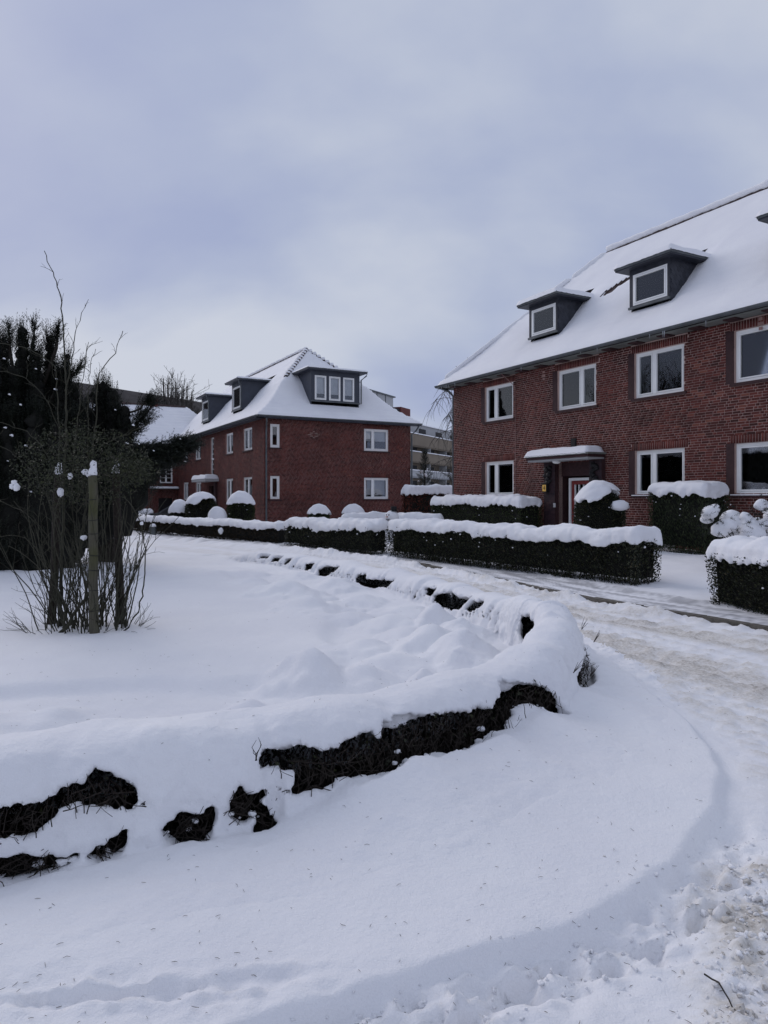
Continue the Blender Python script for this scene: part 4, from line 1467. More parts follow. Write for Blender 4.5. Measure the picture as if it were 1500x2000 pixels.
for a, c, st, sp, ins in WA_up:
    window(A, frontA, a, c, 4.61, 5.94, st, split=sp, inside='side_curtains' if a > 17 else None)
for a, c, st, sp, ins in WA_lo:
    window(A, frontA, a, c, 1.76, 3.06, st, split=sp, inside=ins if ins in ('curtain', 'ornament') else None, sill='snow')
MB(frontA).box(.25, AL - .25, -2.4, -2.3, 0, 6.0).build('dim_room_sheet', M['dark'], A)  # dark sheet standing in for dim rooms behind the windows
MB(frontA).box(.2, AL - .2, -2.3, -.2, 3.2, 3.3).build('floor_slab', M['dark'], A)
# dark jambs of glazed brick on the far side of every opening
for h in holes[:-1]:
    MB(frontA).box(h[0] - .235, h[0] - .006, -.02, .014, h[2] - .01, h[3] + .01).build('window_jamb', M['dark_brick_plain'], A)
fnA = roof_fn(AL, AD, OV, EAVE, RISE, None, (4.45, 4.45, 5.15, 5.15))
DA = [(4.03, 5.53), (8.79, 10.29), (13.55, 15.05), (18.3, 19.8)]


def bareA(x, y, zr):
    b_ = .0 * x
    for px_, py_, r1, r2 in ((6.7, 2.0, .16, .10), (6.98, 2.2, .2, .08), (7.3, 2.34, .14, .09)):
        b_ = b_ + .30 * np.exp(-(((x - px_) + (y - py_) * .6) / r1) ** 2 - ((y - py_) / r2) ** 2) * (1 + noise2(x * 6, y * 6))
    return b_


roA = roof(A, fnA, AL, AD, OV, [(a + .07, c - .07, .68, 2.5) for a, c in DA], .13, bare=bareA, seed=2)
ridge_tiles(roA, (3.95, AD / 2, EAVE + RISE + .04), (AL - 3.95, AD / 2, EAVE + RISE + .04), 36, 4)
snow_roll(roA, [(3.9, AD / 2 + .02, EAVE + RISE + .09), (AL - 3.9, AD / 2 + .02, EAVE + RISE + .09)], .16, 3, lift=.10)
hipA = lambda t: Vector((-OV + 4.45 * t, -OV + 5.15 * t, float(fnA(-OV + 4.45 * t, -OV + 5.15 * t)) + .05))
ridge_tiles(roA, hipA(.70), hipA(.78), 3, 5)
snow_roll(roA, [hipA(.05), hipA(.68)], .10, 8, lift=.03); snow_roll(roA, [hipA(.69), hipA(.79)], .12, 8, lift=.12); snow_roll(roA, [hipA(.8), hipA(.99)], .12, 9, lift=.06)
# a few bare tiles by the second dormer
first = None
for k, (x_, y_) in enumerate([(6.55, 1.92), (6.72, 1.98), (6.86, 2.10), (6.99, 2.18), (7.14, 2.28), (7.3, 2.36), (6.80, 2.0), (7.2, 2.22)]):
    if first is None:
        mb = MB(); mb.box(-.13, .13, -.19, .19, 0, .035); mb.tube([(-.11, -.19, .035), (-.11, .19, .035)], .03, 5); first = o = mb.build('roof_tile', M['tile'], roA)
    else:
        o = first.copy(); COL.objects.link(o); o.parent = roA
    o.location = (x_, y_, float(fnA(x_, y_)) + .05); o.rotation_euler = (math.radians(43), 0, random.uniform(-.1, .1))
for k, (a, c) in enumerate(DA):
    dormer(A, frontA, lambda v: float(fnA(10.0, v)), a, c, .62, 7.50, 8.68, [(a + .13, c - .08, 7.58, 8.53)], M['slate_b'], slates=(1,) if k < 3 else None,
           ov=(.30, .30), sn=.17, win_kw=dict(inside='blind' if k == 0 else None))
# eaves: sloping boarded soffit, gutter, brackets
mb = MB(frontA)
mb.box(-OV + .02, AL + OV - .02, .03, OV - .05, 6.20, 6.235)
mb.build('soffit', M['soffit'], A)
MB(lambda u, w_, z: (-w_, u, z)).box(-OV + .06, AD + OV - .02, .03, OV - .05, 6.20, 6.235).build('soffit', M['soffit'], A)
mb = MB(frontA)
for i in range(20):
    u = .3 + i * 1.04
    mb.box(u, u + .34, .06, OV - .1, 6.165, 6.20)
mb.build('soffit_board', M['dark_brick_plain'], A)
gutter(A, [(AL + OV, -OV - .03, EAVE - .04), (-OV - .03, -OV - .03, EAVE - .04), (-OV - .03, AD + OV, EAVE - .04)], r_=.085)
MB().tube([(-OV + .05, -OV + .12, EAVE - .1), (-.22, -.1, 6.1), (-.1, .05, 5.9), (-.1, .05, .2)], .05, 7).build('downpipe', M['zinc'], A)
icicles(A, frontA, [-.42, -.35, -.28, -.1, .1, .22, .31, .45, .9, 5.0, 7.9, 8.6, 10.1, 10.6, 11.05, 11.1, 12.4], OV + .05, EAVE - .11, 3)
# lightning conductor and wall anchors
MB(frontA).tube([(3.75, OV - .06, 6.2), (3.8, .35, 6.1), (4.02, .05, 5.75), (4.02, .022, 5.4), (4.02, .022, .2)], .012, 5).build('lightning_conductor', M['mortar_red'], A)
for u, z_ in ((5.55, 5.92), (13.55, 6.0)):
    mb = MB(frontA)
    for k in range(3): mb.box(u - .05 - .03 * (k % 2), u + .05 + .03 * (k % 2), .008, .016, z_ - .18 + k * .12, z_ - .10 + k * .12)
    mb.build('brick_ornament', M['mortar_red'], A)
MB(frontA).box(6.9, 7.14, .004, .03, 3.32, 3.62).box(6.94, 7.10, .03, .045, 3.36, 3.58).build('wall_plaque', M['bronze'], A)
MB(frontA).box(9.3, 11.0, .0, .04, .2, .42).build('cellar_vent', M['white_render'], A)
# porch: dark brick piers, recess with the door, canopy
def pier(u0, u1, w0, w1, z0, z1, name='porch_pier'):
    o = MB(frontA).box(u0, u1, w0, w1, z0, z1).build(name, M['dark_brick_plain'], A)
    R = []
    k = 0; z = z0
    while z < z1 - .05:
        u = u0 - (.12 if k % 2 else 0)
        while u < u1 - .02:
            a, c = max(u + .004, u0 + .002), min(u + .236, u1 - .002)
            if c - a > .03: R.append((a, c, z + .005, z + .072))
            u += .24
        z += .077; k += 1
    mb = MB(frontA)
    V, F = [], []
    mb2 = MB(frontA)
    for q_ in R: mb2.box(q_[0], q_[1], w1 - .002, w1 + .006, q_[2], q_[3])
    o2 = mb2.build('brickwork', M['dark_brick'], o); o2['kind'] = 'stuff'
    attr(o2.data, 'rnd', np.repeat(np.random.default_rng(4).random(len(R)), 6), 'FACE')
    return o


pier(5.74, 6.29, -.1, .16, .0, 2.88); pier(7.86, 8.40, -.1, .16, .0, 2.88)
MB(frontA).box(6.30, 7.85, -.62, -.55, 0, 2.86).box(6.24, 6.30, -.6, 0, 0, 2.86).box(7.85, 7.91, -.6, 0, 0, 2.86).box(6.3, 7.85, -.55, -.12, 2.40, 2.86).build('porch_recess', M['dark_brick_plain'], A)
fd = lambda u, w_, z: (u, -(w_ - .30), z)
dr = MB(fd).box(6.47, 6.56, -.1, .02, .12, 2.34).box(7.50, 7.59, -.1, .02, .12, 2.34).box(6.56, 7.50, -.1, .02, 2.25, 2.34).build('door_frame', M['frame'], A)
mb = MB(fd).box(6.57, 7.49, -.07, -.02, .12, .95).box(6.57, 6.72, -.07, -.02, .95, 2.24).box(7.34, 7.49, -.07, -.02, .95, 2.24).box(6.72, 7.34, -.07, -.02, 2.12, 2.24)
mb.box(6.74, 7.32, -.02, -.01, .25, .78)
door = mb.build('door', M['door_red'], A)
mb = MB(fd)
for a in (6.72, 6.90, 7.11, 7.31): mb.box(a, a + .03, -.06, -.005, .97, 2.12)
mb.box(6.70, 7.36, -.06, .0, .93, .97); mb.box(6.66, 7.4, -.02, .012, .86, .885)
mb.build('glazing_bar', M['frame'], door)
for a in (6.75, 6.93, 7.14): MB(fd).box(a, a + .17, -.05, -.04, .97, 2.12).build('pane', M['glass'], door)
MB(fd).tube([(6.64, -.02, 1.12), (6.64, .04, 1.12), (6.76, .04, 1.12)], .012, 5).build('handle', M['zinc'], door)
MB(frontA).box(6.23, 6.33, .162, .185, 1.36, 1.50).build('doorbell_panel', M['white_render'], A)
MB(frontA).box(6.2, 7.95, -.1, 1.0, .0, .12).build('door_step', M['white_render'], A)
cn = MB(frontA).box(5.50, 8.40, .0, .74, 2.94, 3.03).build('canopy', M['dark_brick_plain'], A)
MB(frontA).box(5.54, 8.36, .02, .70, 2.885, 2.94).build('canopy_soffit', M['white_render'], cn)
MB(frontA).box(5.46, 8.45, .0, .78, 3.03, 3.085).build('canopy_edge', M['soffit'], cn)
snow_slab(5.46, 8.38, .06, .76, 3.085, .22, 'snow_cap', cn, 5, frontA, rnd_=.2)
blobs([blob(frontA(6.75, .5, 2.86), (.14, .14, .07), 1, 2, 0.02)], 'porch_lamp', M['frame'], cn)
L2 = []
for uc in (5.98, 8.12):
    for k in range(16):
        rr = random.Random(k + int(uc * 10))
        L2.append(blob(frontA(uc + rr.uniform(-.13, .13), .19, 2.1 + .62 * (k + .5) / 16), rr.uniform(.05, .11), .9, k, .4, 8, 6))
blobs(L2[:16], 'bronze_relief', M['bronze'], A); blobs(L2[16:], 'bronze_relief', M['bronze'], A)
lamp = MB(frontA).box(5.79, 6.01, .17, .29, 1.86, 2.15).box(5.77, 6.03, .165, .31, 2.15, 2.18).build('number_lamp', M['black'], A)
MB(frontA).box(5.815, 5.985, .29, .297, 1.90, 2.12).build('lit_panel', M['yellow'], lamp)
four = MB(frontA).box(5.915, 5.935, .297, .302, 1.95, 2.08).box(5.865, 5.955, .297, .302, 1.985, 2.005)
four.add([frontA(*p) for p in [(5.865, .297, 2.005), (5.915, .297, 2.08), (5.935, .297, 2.08), (5.885, .297, 2.005), (5.865, .302, 2.005), (5.915, .302, 2.08), (5.935, .302, 2.08), (5.885, .302, 2.005)]], _BF)
four.build('number', M['black'], lamp)

# ================================================================== the house in the middle
B = tag(empty('brick_house', (-6.57, 39.3, -.15), TH), 'red brick corner house in the middle under a pointed snowy roof with wide grey dormers', 'house')
BX, BY = 9.3, 22.6
fB = lambda u, w_, z: (u, -w_, z)              # the end wall that faces the road
lB = lambda u, w_, z: (-w_, u, z)              # the long side
mB = (M['mortar_red'], M['brick'], M['brick_red'])
hB = [(.37, .93, 4.62, 5.92), (.37, .93, 1.76, 3.06), (6.14, 7.78, 4.62, 5.92), (6.14, 7.78, 1.78, 3.04)]
wall('end_wall', B, fB, BX, -.1, 6.2, hB, mB, bond=1)
for (a, c, e, f), st, ins in zip(hB, ('one', 'one', 'two', 'two'), (None, 'ornament', 'half_blind', 'plants')):
    window(B, fB, a, c, e, f, st, split=.37, inside=ins, fr=.10)
hL = [(2.05, 3.72, 4.62, 5.92), (2.05, 3.72, 1.6, 3.06), (5.8, 7.37, 4.62, 5.92), (5.8, 7.37, 1.6, 3.06), (10.2, 11.05, 3.36, 5.95), (13.7, 15.35, 4.62, 5.92), (13.6, 15.2, 1.72, 3.0), (17.7, 19.3, 4.62, 5.92), (17.45, 19.1, 1.72, 3.06)]
wall('long_wall', B, lB, BY, -.1, 6.2, hL + [(9.9, 11.4, .05, 2.7)], mB, bond=3, lintel=False)
for (a, c, e, f), st, ins in zip(hL, ('two', 'two', 'two', 'two', 'ladder', 'two', 'two', 'two', 'two'), (None, 'low_gap_blind', 'side_curtains', 'side_curtains', None, 'low_gap_blind', 'side_curtains', None, 'side_curtains')):
    window(B, lB, a, c, e, f, st, split=.5, inside=ins, fr=.085)
wall('back_wall', B, lambda u, w_, z: (BX + w_, u, z), BY, -.1, 6.2, [], mB, skip_bricks=True)
MB(fB).box(.3, BX - .3, -2.4, -2.3, 0, 6.0).build('dim_room_sheet', M['dark'], B)
MB(lB).box(2.45, BY - .3, -2.4, -2.3, 0, 6.0).build('dim_room_sheet', M['dark'], B)
fnB = roof_fn(BX, BY, OV, EAVE, RISE, None, (5.15, 5.15, 5.7, None), flare=.42)
DB1 = (3.05, 6.15); DB2 = [(6.08, 8.13), (13.8, 15.85)]
roB = roof(B, fnB, BX, BY, OV, [(DB1[0] + .08, DB1[1] - .08, .7, 3.0)] + [(.7, 3.0, a + .08, c - .08) for a, c in DB2], .11, seed=7, rows=.36)
hip = lambda t, sgn: Vector((BX / 2 - sgn * 5.15 * (1 - t), -OV + 5.7 * t, float(fnB(-OV + 5.15 * t, -OV + 5.7 * t)) + .07))
ridge_tiles(roB, hip(.52, 1), hip(.985, 1), 12, 6, r_=.12); ridge_tiles(roB, hip(.55, -1) - Vector((0, 0, .07)), hip(.985, -1) - Vector((0, 0, .07)), 11, 7, r_=.12)
ridge_tiles(roB, hip(.995, 1) + Vector((0, .1, .02)), Vector((BX / 2, BY - .5, EAVE + RISE - .02)), 30, 8)
for sg in (1, -1):
    p_, q_ = hip(.52, sg), hip(.99, sg)
    for k in range(12):
        snow_roll(roB, [p_.lerp(q_, (k + .05) / 12), p_.lerp(q_, (k + .82) / 12)], .135, k + 20, lift=.05, step=.07)
snow_roll(roB, [hip(1, 1), (BX / 2, BY - .5, EAVE + RISE + .1)], .14, 6, lift=.06)
w3 = [(DB1[0] + .22 + k * .90, DB1[0] + .95 + k * .90, 7.52, 8.93) for k in range(3)]
dormer(B, fB, lambda v: float(fnB(BX / 2, v)), *DB1, .62, 7.42, 9.2, w3, M['grey'], ov=(.33, .36), pipe=1, sn=.08, win_kw=dict(inside='low_gap_blind'))
for a, c in DB2:
    dormer(B, lB, lambda v: float(fnB(v, 12.0)), a, c, .62, 7.42, 9.2, [(a + .16, c - .16, 7.55, 8.93)], M['grey'], ov=(.33, .36), pipe=-1, sn=.08, win_kw=dict(inside='side_curtains'))
for MM, L_ in ((fB, BX), (lB, BY)):
    MB(MM).box(-OV + (.02 if MM is fB else .06), L_ + OV - .02, .03, OV - .02, 6.2, 6.24).box(-OV + .02, L_ + OV, OV - .05, OV - .02, 6.24, 6.36).build('soffit', M['grey'], B)
gutter(B, [(BX + OV, -OV - .03, EAVE - .03), (-OV - .03, -OV - .03, EAVE - .03), (-OV - .03, BY, EAVE - .03)])
MB(fB).tube([(.02, OV - .1, 6.2), (.06, .3, 6.05), (.12, .07, 5.6), (.12, .07, .1)], .05, 7).build('downpipe', M['zinc'], B)
MB(fB).tube([(BX + OV - .1, OV - .1, 6.25), (BX + .3, .2, 5.95), (BX + .06, .05, 5.7), (BX + .06, .05, .1)], .05, 7).build('downpipe', M['zinc'], B)
mb = MB(fB)
for k, (du, dz, ww) in enumerate([(0, .17, .12), (-.14, .085, .2), (.14, .085, .2), (-.26, 0, .22), (.26, 0, .22), (0, -.17, .12), (-.14, -.085, .2), (.14, -.085, .2)]):
    mb.box(2.95 + du - ww / 2, 2.95 + du + ww / 2, .006, .013, 5.42 + dz - .012, 5.42 + dz + .012)
mb.build('brick_ornament', M['mortar'], B)
cn = MB(lB).box(8.95, 12.6, .0, .92, 2.94, 3.14).build('canopy', M['white_render'], B)
snow_slab(8.95, 12.6, .04, .92, 3.14, .26, 'snow_cap', cn, 8, lB, rnd_=.2)
MB(lB).box(9.9, 11.4, -.5, -.42, 0, 2.7).box(9.84, 9.9, -.5, 0, 0, 2.7).box(11.4, 11.46, -.5, 0, 0, 2.7).build('porch_recess', M['dark_brick_plain'], B)
MB(lB).box(10.1, 11.1, -.42, -.36, .05, 2.2).build('door', M['bronze'], B)
MB(lB).box(9.35, 9.75, .0, .14, .0, 2.9).build('porch_pier', M['dark_brick_plain'], B)

# ================================================================== the wing at the back left
Cx, Cy = -16.7, 58.0
C = tag(empty('brick_house', (Cx, Cy, -.3), TH), 'far red brick wing at the left with a tall gridded stair window', 'house')
fC = lambda u, w_, z: (u, -w_, z)
hC = [(-1.35, -.35, 3.2, 5.35), (-3.95, -2.85, 1.85, 2.85), (-6.6, -5.0, 1.85, 3.1), (-6.6, -5.0, 4.6, 5.9), (-1.45, -.35, .1, 2.0)]
wc = wall('front_wall', C, lambda u, w_, z: fC(u - 12, w_, z), 12.6, -.1, 6.2, [(a + 12, c + 12, e, f) for a, c, e, f in hC], mB, bond=4, lintel=False)
window(C, fC, *hC[0], 'grid', fr=.10); window(C, fC, *hC[1], 'one', sill='snow', fr=.12); window(C, fC, *hC[2], 'two'); window(C, fC, *hC[3], 'two')
MB(fC).box(-11.8, .6, -2.4, -2.3, 0, 6).build('dim_room_sheet', M['dark'], C)
MB(fC).box(-1.45, -.35, -.3, -.24, .1, 2.0).box(-1.38, -.95, -.24, -.22, .3, .95).box(-1.38, -.42, -.24, -.22, 1.1, 1.9).build('door', M['bronze'], C)
cn = MB(fC).box(-2.15, .0, 0, .8, 2.72, 2.80).build('canopy', M['soffit'], C)
snow_slab(-2.15, .0, .04, .8, 2.80, .12, 'snow_cap', cn, 4, fC)
wall('end_wall', C, lambda u, w_, z: (-12 - w_, u, z), 8.6, -.1, 6.2, [], mB, skip_bricks=True)
fnC = lambda x, y: 6.3 + 3.55 * np.clip(np.minimum(np.minimum((np.asarray(y, float) + .5) / 4.8, (9.1 - np.asarray(y, float)) / 4.8), np.minimum((np.asarray(x, float) + 12.5) / 4.5, (5.0 - np.asarray(x, float)) / 3.2)), 0, 1)


def bareC(x, y, zr):
    return .16 * sstep(2.55, 3.3, zr + .25 * noise2(x * 2.2, y * 2.2)) * sstep(-2.6, -4.2, x) * (.6 + .6 * np.sin(x * 2 * np.pi / .3))


xs0 = 12.0
roC = roof(C, lambda x, y: fnC(x - xs0, y), 16.5, 8.6, .5, [], .10, seed=11, rows=.4, bare=lambda x, y, z: bareC(x - xs0, y, z), step=.09)
roC.location = (-xs0, 0, 0)
ridge_tiles(roC, (xs0 - 7.5, 4.3, 9.9), (xs0 + 1.6, 4.3, 9.9), 24, 3, r_=.13)
MB().box(-1.35, -.75, 4.05, 4.6, 9.6, 10.35).box(-1.42, -.68, 3.98, 4.67, 10.35, 10.42).build('chimney', M['red_render'], C)
gutter(C, [(.4, -.53, 6.28), (-12.5, -.53, 6.28)])
MB(fC).box(-12.3, .4, .03, .48, 6.2, 6.24).build('soffit', M['grey'], C)
# ------------------------------------------------------------------ hedges and shrubs
R = np.random.default_rng(77)


def ground_at(x, y):
    return float(land(np.array([x]), np.array([y]))[0])


class Foot:
    """footprint of a clipped hedge: rounded box for two points, round-ended band for more"""

    def __init__(self, pts, w_, r=.10):
        self.p = np.array(pts, float); self.w = w_; self.r = r
        d = self.p[-1] - self.p[0]
        self.ax = d / np.linalg.norm(d); self.nx = np.array([self.ax[1], -self.ax[0]])
        self.L = np.linalg.norm(d)
        self.seg = np.linalg.norm(np.diff(self.p, axis=0), axis=1)

    def sdf(self, x, y):
        if len(self.p) == 2:
            c = (self.p[0] + self.p[1]) / 2
            u = np.abs((x - c[0]) * self.ax[0] + (y - c[1]) * self.ax[1]) - self.L / 2 + self.r
            v = np.abs((x - c[0]) * self.nx[0] + (y - c[1]) * self.nx[1]) - self.w / 2 + self.r
            return np.hypot(np.maximum(u, 0), np.maximum(v, 0)) + np.minimum(np.maximum(u, v), 0) - self.r
        return seg_dist(x, y, self.p) - self.w / 2

    def outline(self, n, rng):
        """random points on the outline with outward normals"""
        out, nor = [], []
        if len(self.p) == 2:
            L, w_ = self.L, self.w
            t = rng.random(n) * (2 * L + 2 * w_)
            for q_ in t:
                if q_ < L: u, v, a, b_ = q_, w_ / 2, 0, 1
                elif q_ < 2 * L: u, v, a, b_ = q_ - L, -w_ / 2, 0, -1
                elif q_ < 2 * L + w_: u, v, a, b_ = 0, q_ - 2 * L - w_ / 2, -1, 0
                else: u, v, a, b_ = L, q_ - 2 * L - w_ * 1.5, 1, 0
                out.append(self.p[0] + self.ax * u + self.nx * v); nor.append(self.ax * a + self.nx * b_)
        else:
            i = rng.choice(len(self.seg), n, p=self.seg / self.seg.sum()); t = rng.random(n); sg = rng.choice([-1, 1], n)
            for k in range(n):
                a, b_ = self.p[i[k]], self.p[i[k] + 1]
                d = (b_ - a) / self.seg[i[k]]; nn = np.array([d[1], -d[0]]) * sg[k]
                out.append(a + (b_ - a) * t[k] + nn * self.w / 2); nor.append(nn)
        return np.array(out), np.array(nor)


def snow_cap(foot, z0f, th, st, parent, loc, seed=0, drape=.10, ov=.03, Rr=.2, lump=.18, name='snow_cap'):
    """overhanging cushion of snow on a hedge top: z0f(x, y) is the top of the leaves"""
    p0 = foot.p.mean(0); ax, nx_ = foot.ax, foot.nx
    uv = np.stack([(foot.p - p0) @ ax, (foot.p - p0) @ nx_], 1)
    m = foot.w / 2 + ov + .12
    us = np.arange(uv[:, 0].min() - m, uv[:, 0].max() + m, st); vs = np.arange(uv[:, 1].min() - m, uv[:, 1].max() + m, st)
    U, W = np.meshgrid(us, vs, indexing='ij')
    x, y = p0[0] + U * ax[0] + W * nx_[0], p0[1] + U * ax[1] + W * nx_[1]
    e = -foot.sdf(x, y)
    z0 = z0f(x, y)
    zs = np.arange(z0[e > 0].min() - drape * 2.2 - .05, z0[e > 0].max() + th * 1.7 + .06, st)
    q_ = np.clip((e + ov) / Rr, 0, 1)
    top = z0 + th * np.sqrt(1 - (1 - q_) ** 2) * (1 + lump * noise2(x * 1.4 + seed, y * 1.4) + lump * .6 * noise2(x * 4.2, y * 4.2 + seed)) + .25 * th * lump * noise2(x * 9, y * 9 + seed)
    fr = 1.3 * noise2(x * 2.1 + seed, y * 2.1) + .8 * noise2(x * 7.5, y * 7.5 + seed)
    bot = z0 - .03 - drape * (1 - sstep(-ov, .13, e)) * np.clip(.75 + .75 * fr, .05, 2)
    ovn = ov * (1 + 1.2 * noise2(x * 4 + seed, y * 4)) + .012 * noise2(x * 13, y * 13)
    F = np.maximum(np.maximum(zs[None, None] - top[:, :, None], bot[:, :, None] - zs[None, None]) * .8, (-e - ovn)[:, :, None])
    V, Q = surface_nets(F.astype(np.float32), us, vs, zs)
    P = np.stack([p0[0] + V[:, 0] * ax[0] + V[:, 1] * nx_[0], p0[1] + V[:, 0] * ax[1] + V[:, 1] * nx_[1], V[:, 2]], 1)
    if np.cross(np.append(ax, 0), np.append(nx_, 0))[2] < 0: Q = Q[:, ::-1]
    me = np_mesh(name, P, Q, True)
    nr = np.zeros(len(P) * 3, np.float32); me.vertex_normals.foreach_get('vector', nr)
    P = P + nr.reshape(-1, 3) * (st * .45 * noise3(P * 5 + seed) + st * .3 * noise3(P * 14))[:, None]
    me.vertices.foreach_set('co', (P - np.array(loc)).astype(np.float32).ravel()); me.update()
    return link(name, me, M['snow'], parent)


def hedge(name, label, pts, w_, h, th, leafm, dens, size, st=.04, seed=0, core=True, batter=0.0, stems=None, drape=.10, lump=.18, aspect=.55, up=0.0, group=None, specks=0, wob=.02, r=.10, clear=0.0, Rr=.2):
    ft = Foot(pts, w_, r)
    mid = ft.p.mean(0)
    gz = ground_at(*mid)
    loc = (mid[0], mid[1], gz)
    root = tag(empty(name, loc), label, 'hedge', group)
    z0f = lambda x, y: gz + h + wob * 2 * noise2(x * .9 + seed, y * .9) + wob * noise2(x * 3, y * 3 + seed)
    per = 2 * ft.seg.sum() + 2 * w_
    n = int(per * h * dens)
    P, Nn = ft.outline(n, R)
    fz = R.random(n)
    fz = np.where(R.random(n) < clear, np.maximum(fz, R.random(n)), fz)
    dep = np.abs(R.normal(0, .05, n)) + R.random(n) ** 3 * .16
    off = -dep + batter * (fz - .6) + .022 * noise2(P[:, 0] * 4, P[:, 1] * 4 + fz * 5)
    Z = gz - .02 + fz * (z0f(P[:, 0], P[:, 1]) - gz + .02)
    Q = np.column_stack([P + Nn * off[:, None], Z])
    nt_ = int(w_ * ft.seg.sum() * dens * .25)
    tt = R.random(nt_); i = R.choice(len(ft.seg), nt_, p=ft.seg / ft.seg.sum())
    T = ft.p[i] + (ft.p[i + 1] - ft.p[i]) * tt[:, None] + ft.nx * (R.uniform(-.5, .5, nt_) * w_)[:, None]
    Q = np.vstack([Q, np.column_stack([T, z0f(T[:, 0], T[:, 1]) - R.random(nt_) * .1])])
    dirs = np.vstack([np.column_stack([Nn * .6, np.full(n, .5)]), np.tile([0, 0, 1.0], (nt_, 1))])
    leaves(Q - np.array(loc), size, leafm, 'foliage', root, aspect=aspect, up=up, dirs=dirs, rng=R)
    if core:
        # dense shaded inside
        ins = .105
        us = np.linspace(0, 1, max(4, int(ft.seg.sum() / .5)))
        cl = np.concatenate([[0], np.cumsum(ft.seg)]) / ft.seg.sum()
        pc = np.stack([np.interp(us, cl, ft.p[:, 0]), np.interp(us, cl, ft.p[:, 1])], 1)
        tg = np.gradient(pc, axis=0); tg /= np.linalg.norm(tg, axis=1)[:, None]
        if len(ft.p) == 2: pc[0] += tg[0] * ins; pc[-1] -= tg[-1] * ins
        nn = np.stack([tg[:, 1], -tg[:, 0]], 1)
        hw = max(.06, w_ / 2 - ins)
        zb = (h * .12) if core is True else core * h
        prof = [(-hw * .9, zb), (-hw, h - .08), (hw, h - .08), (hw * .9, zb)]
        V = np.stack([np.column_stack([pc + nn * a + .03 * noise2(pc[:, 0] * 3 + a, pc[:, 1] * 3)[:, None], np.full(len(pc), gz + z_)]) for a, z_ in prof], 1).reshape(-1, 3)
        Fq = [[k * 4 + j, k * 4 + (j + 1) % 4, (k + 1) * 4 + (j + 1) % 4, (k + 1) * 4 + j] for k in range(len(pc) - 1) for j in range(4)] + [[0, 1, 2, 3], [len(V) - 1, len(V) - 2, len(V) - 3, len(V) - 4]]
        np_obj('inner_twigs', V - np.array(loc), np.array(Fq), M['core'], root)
    if stems:
        tw = Twigs()
        for k in range(stems):
            tt = R.random(); i = R.choice(len(ft.seg), p=ft.seg / ft.seg.sum())
            b_ = ft.p[i] + (ft.p[i + 1] - ft.p[i]) * tt + ft.nx * R.uniform(-.3, .3) * w_
            o_ = R.normal(0, .12, 2)
            pp = np.array([[b_[0], b_[1], gz - .05], [b_[0] + o_[0] * .4, b_[1] + o_[1] * .4, gz + h * .4], [b_[0] + o_[0], b_[1] + o_[1], gz + h * .85]])
            tw.add(pp - np.array(loc), .008, .004, 3)
        tw.build('stems', M['bark'], root)
    snow_cap(ft, z0f, th, st, root, loc, seed, drape, lump=lump, Rr=Rr)
    if specks:
        P, Nn = ft.outline(specks, R)
        L2 = []
        for k in range(specks):
            rr_ = R.uniform(.008, .024)
            z_ = gz + h * (.45 + .5 * R.random() ** .6)
            L2.append(blob((P[k, 0] + Nn[k, 0] * .01 - loc[0], P[k, 1] + Nn[k, 1] * .01 - loc[1], z_ - gz), rr_, .8, k + seed, .4, 7, 5))
        o = blobs(L2, 'snow_specks', M['snow'], root); o['kind'] = 'stuff'
    return root


hedge('hedge', 'long dark clipped hedge with flat snow top in front of the red door', [(4.66, 12.62), (.40, 19.45)], .72, .76, .19, M['privet'], 2300, .042, .033, 1, core=.14, batter=.05, stems=300, drape=.08, Rr=.13, specks=40, wob=.03, clear=.08, lump=.30)
hedge('hedge', 'dark hedge with heaped lumpy snow just left of the long one', [(-.12, 20.05), (-3.05, 24.35)], .78, .72, .21, M['privet'], 1300, .045, .045, 2, batter=.03, drape=.10, lump=.34, specks=30, wob=.04)
hedge('hedge', 'brown leafy low hedge running away left past the round shrubs', [(-3.5, 25.2), (-5.3, 27.3), (-8.5, 31.2), (-11.1, 34.3), (-13.4, 38.4)], .6, .56, .21, M['beech'], 700, .06, .06, 3, drape=.06, lump=.25, wob=.03)
hedge('hedge', 'near dark hedge with thick rounded snow cushion at the right edge', [(5.95, 7.3), (5.22, 10.72)], .95, .74, .24, M['privet'], 3600, .036, .03, 4, core=.06, batter=.13, drape=.08, stems=180, specks=30, Rr=.3, lump=.25)
hedge('hedge', 'green boxy hedge under hollowed snow against the wall left of the door', [(4.97, 24.24), (2.3, 29.1)], 1.0, 1.26, .24, M['box'], 800, .055, .05, 5, drape=.12, lump=.36, specks=14)
hedge('hedge', 'tall square conifer hedge between the two ground floor windows', [(8.36, 18.0), (7.50, 19.6)], .96, 1.60, .24, M['thuja'], 1500, .06, .035, 6, drape=.12, specks=26, aspect=.32, up=.9, wob=.02, r=.14)
hedge('hedge', 'tall hedge of red brown dead leaves between the two houses', [(1.05, 36.2), (6.0, 38.6)], .9, 1.85, .36, M['copper'], 500, .075, .06, 7, drape=.14, lump=.2)
hedge('hedge', 'low snow laden garden hedge behind the snowman', [(-1.3, 26.4), (.3, 27.2), (1.9, 26.4)], .55, .62, .26, M['privet'], 500, .06, .05, 8, drape=.07)
hedge('hedge', 'low snowy hedge beside the black car', [(-18.0, 44.0), (-14.6, 45.4)], .8, .75, .25, M['privet'], 300, .08, .07, 9, drape=.06)
# unseen hedge added out of the picture: what the windows mirror
hedge('hedge', 'high dark evergreen hedge added outside the view for the windows to mirror', [(-15.5, 17), (-18.5, 27), (-22, 36), (-27, 46), (-33, 56)], 1.6, 4.4, .3, M['yew'], 60, .22, .14, 10)


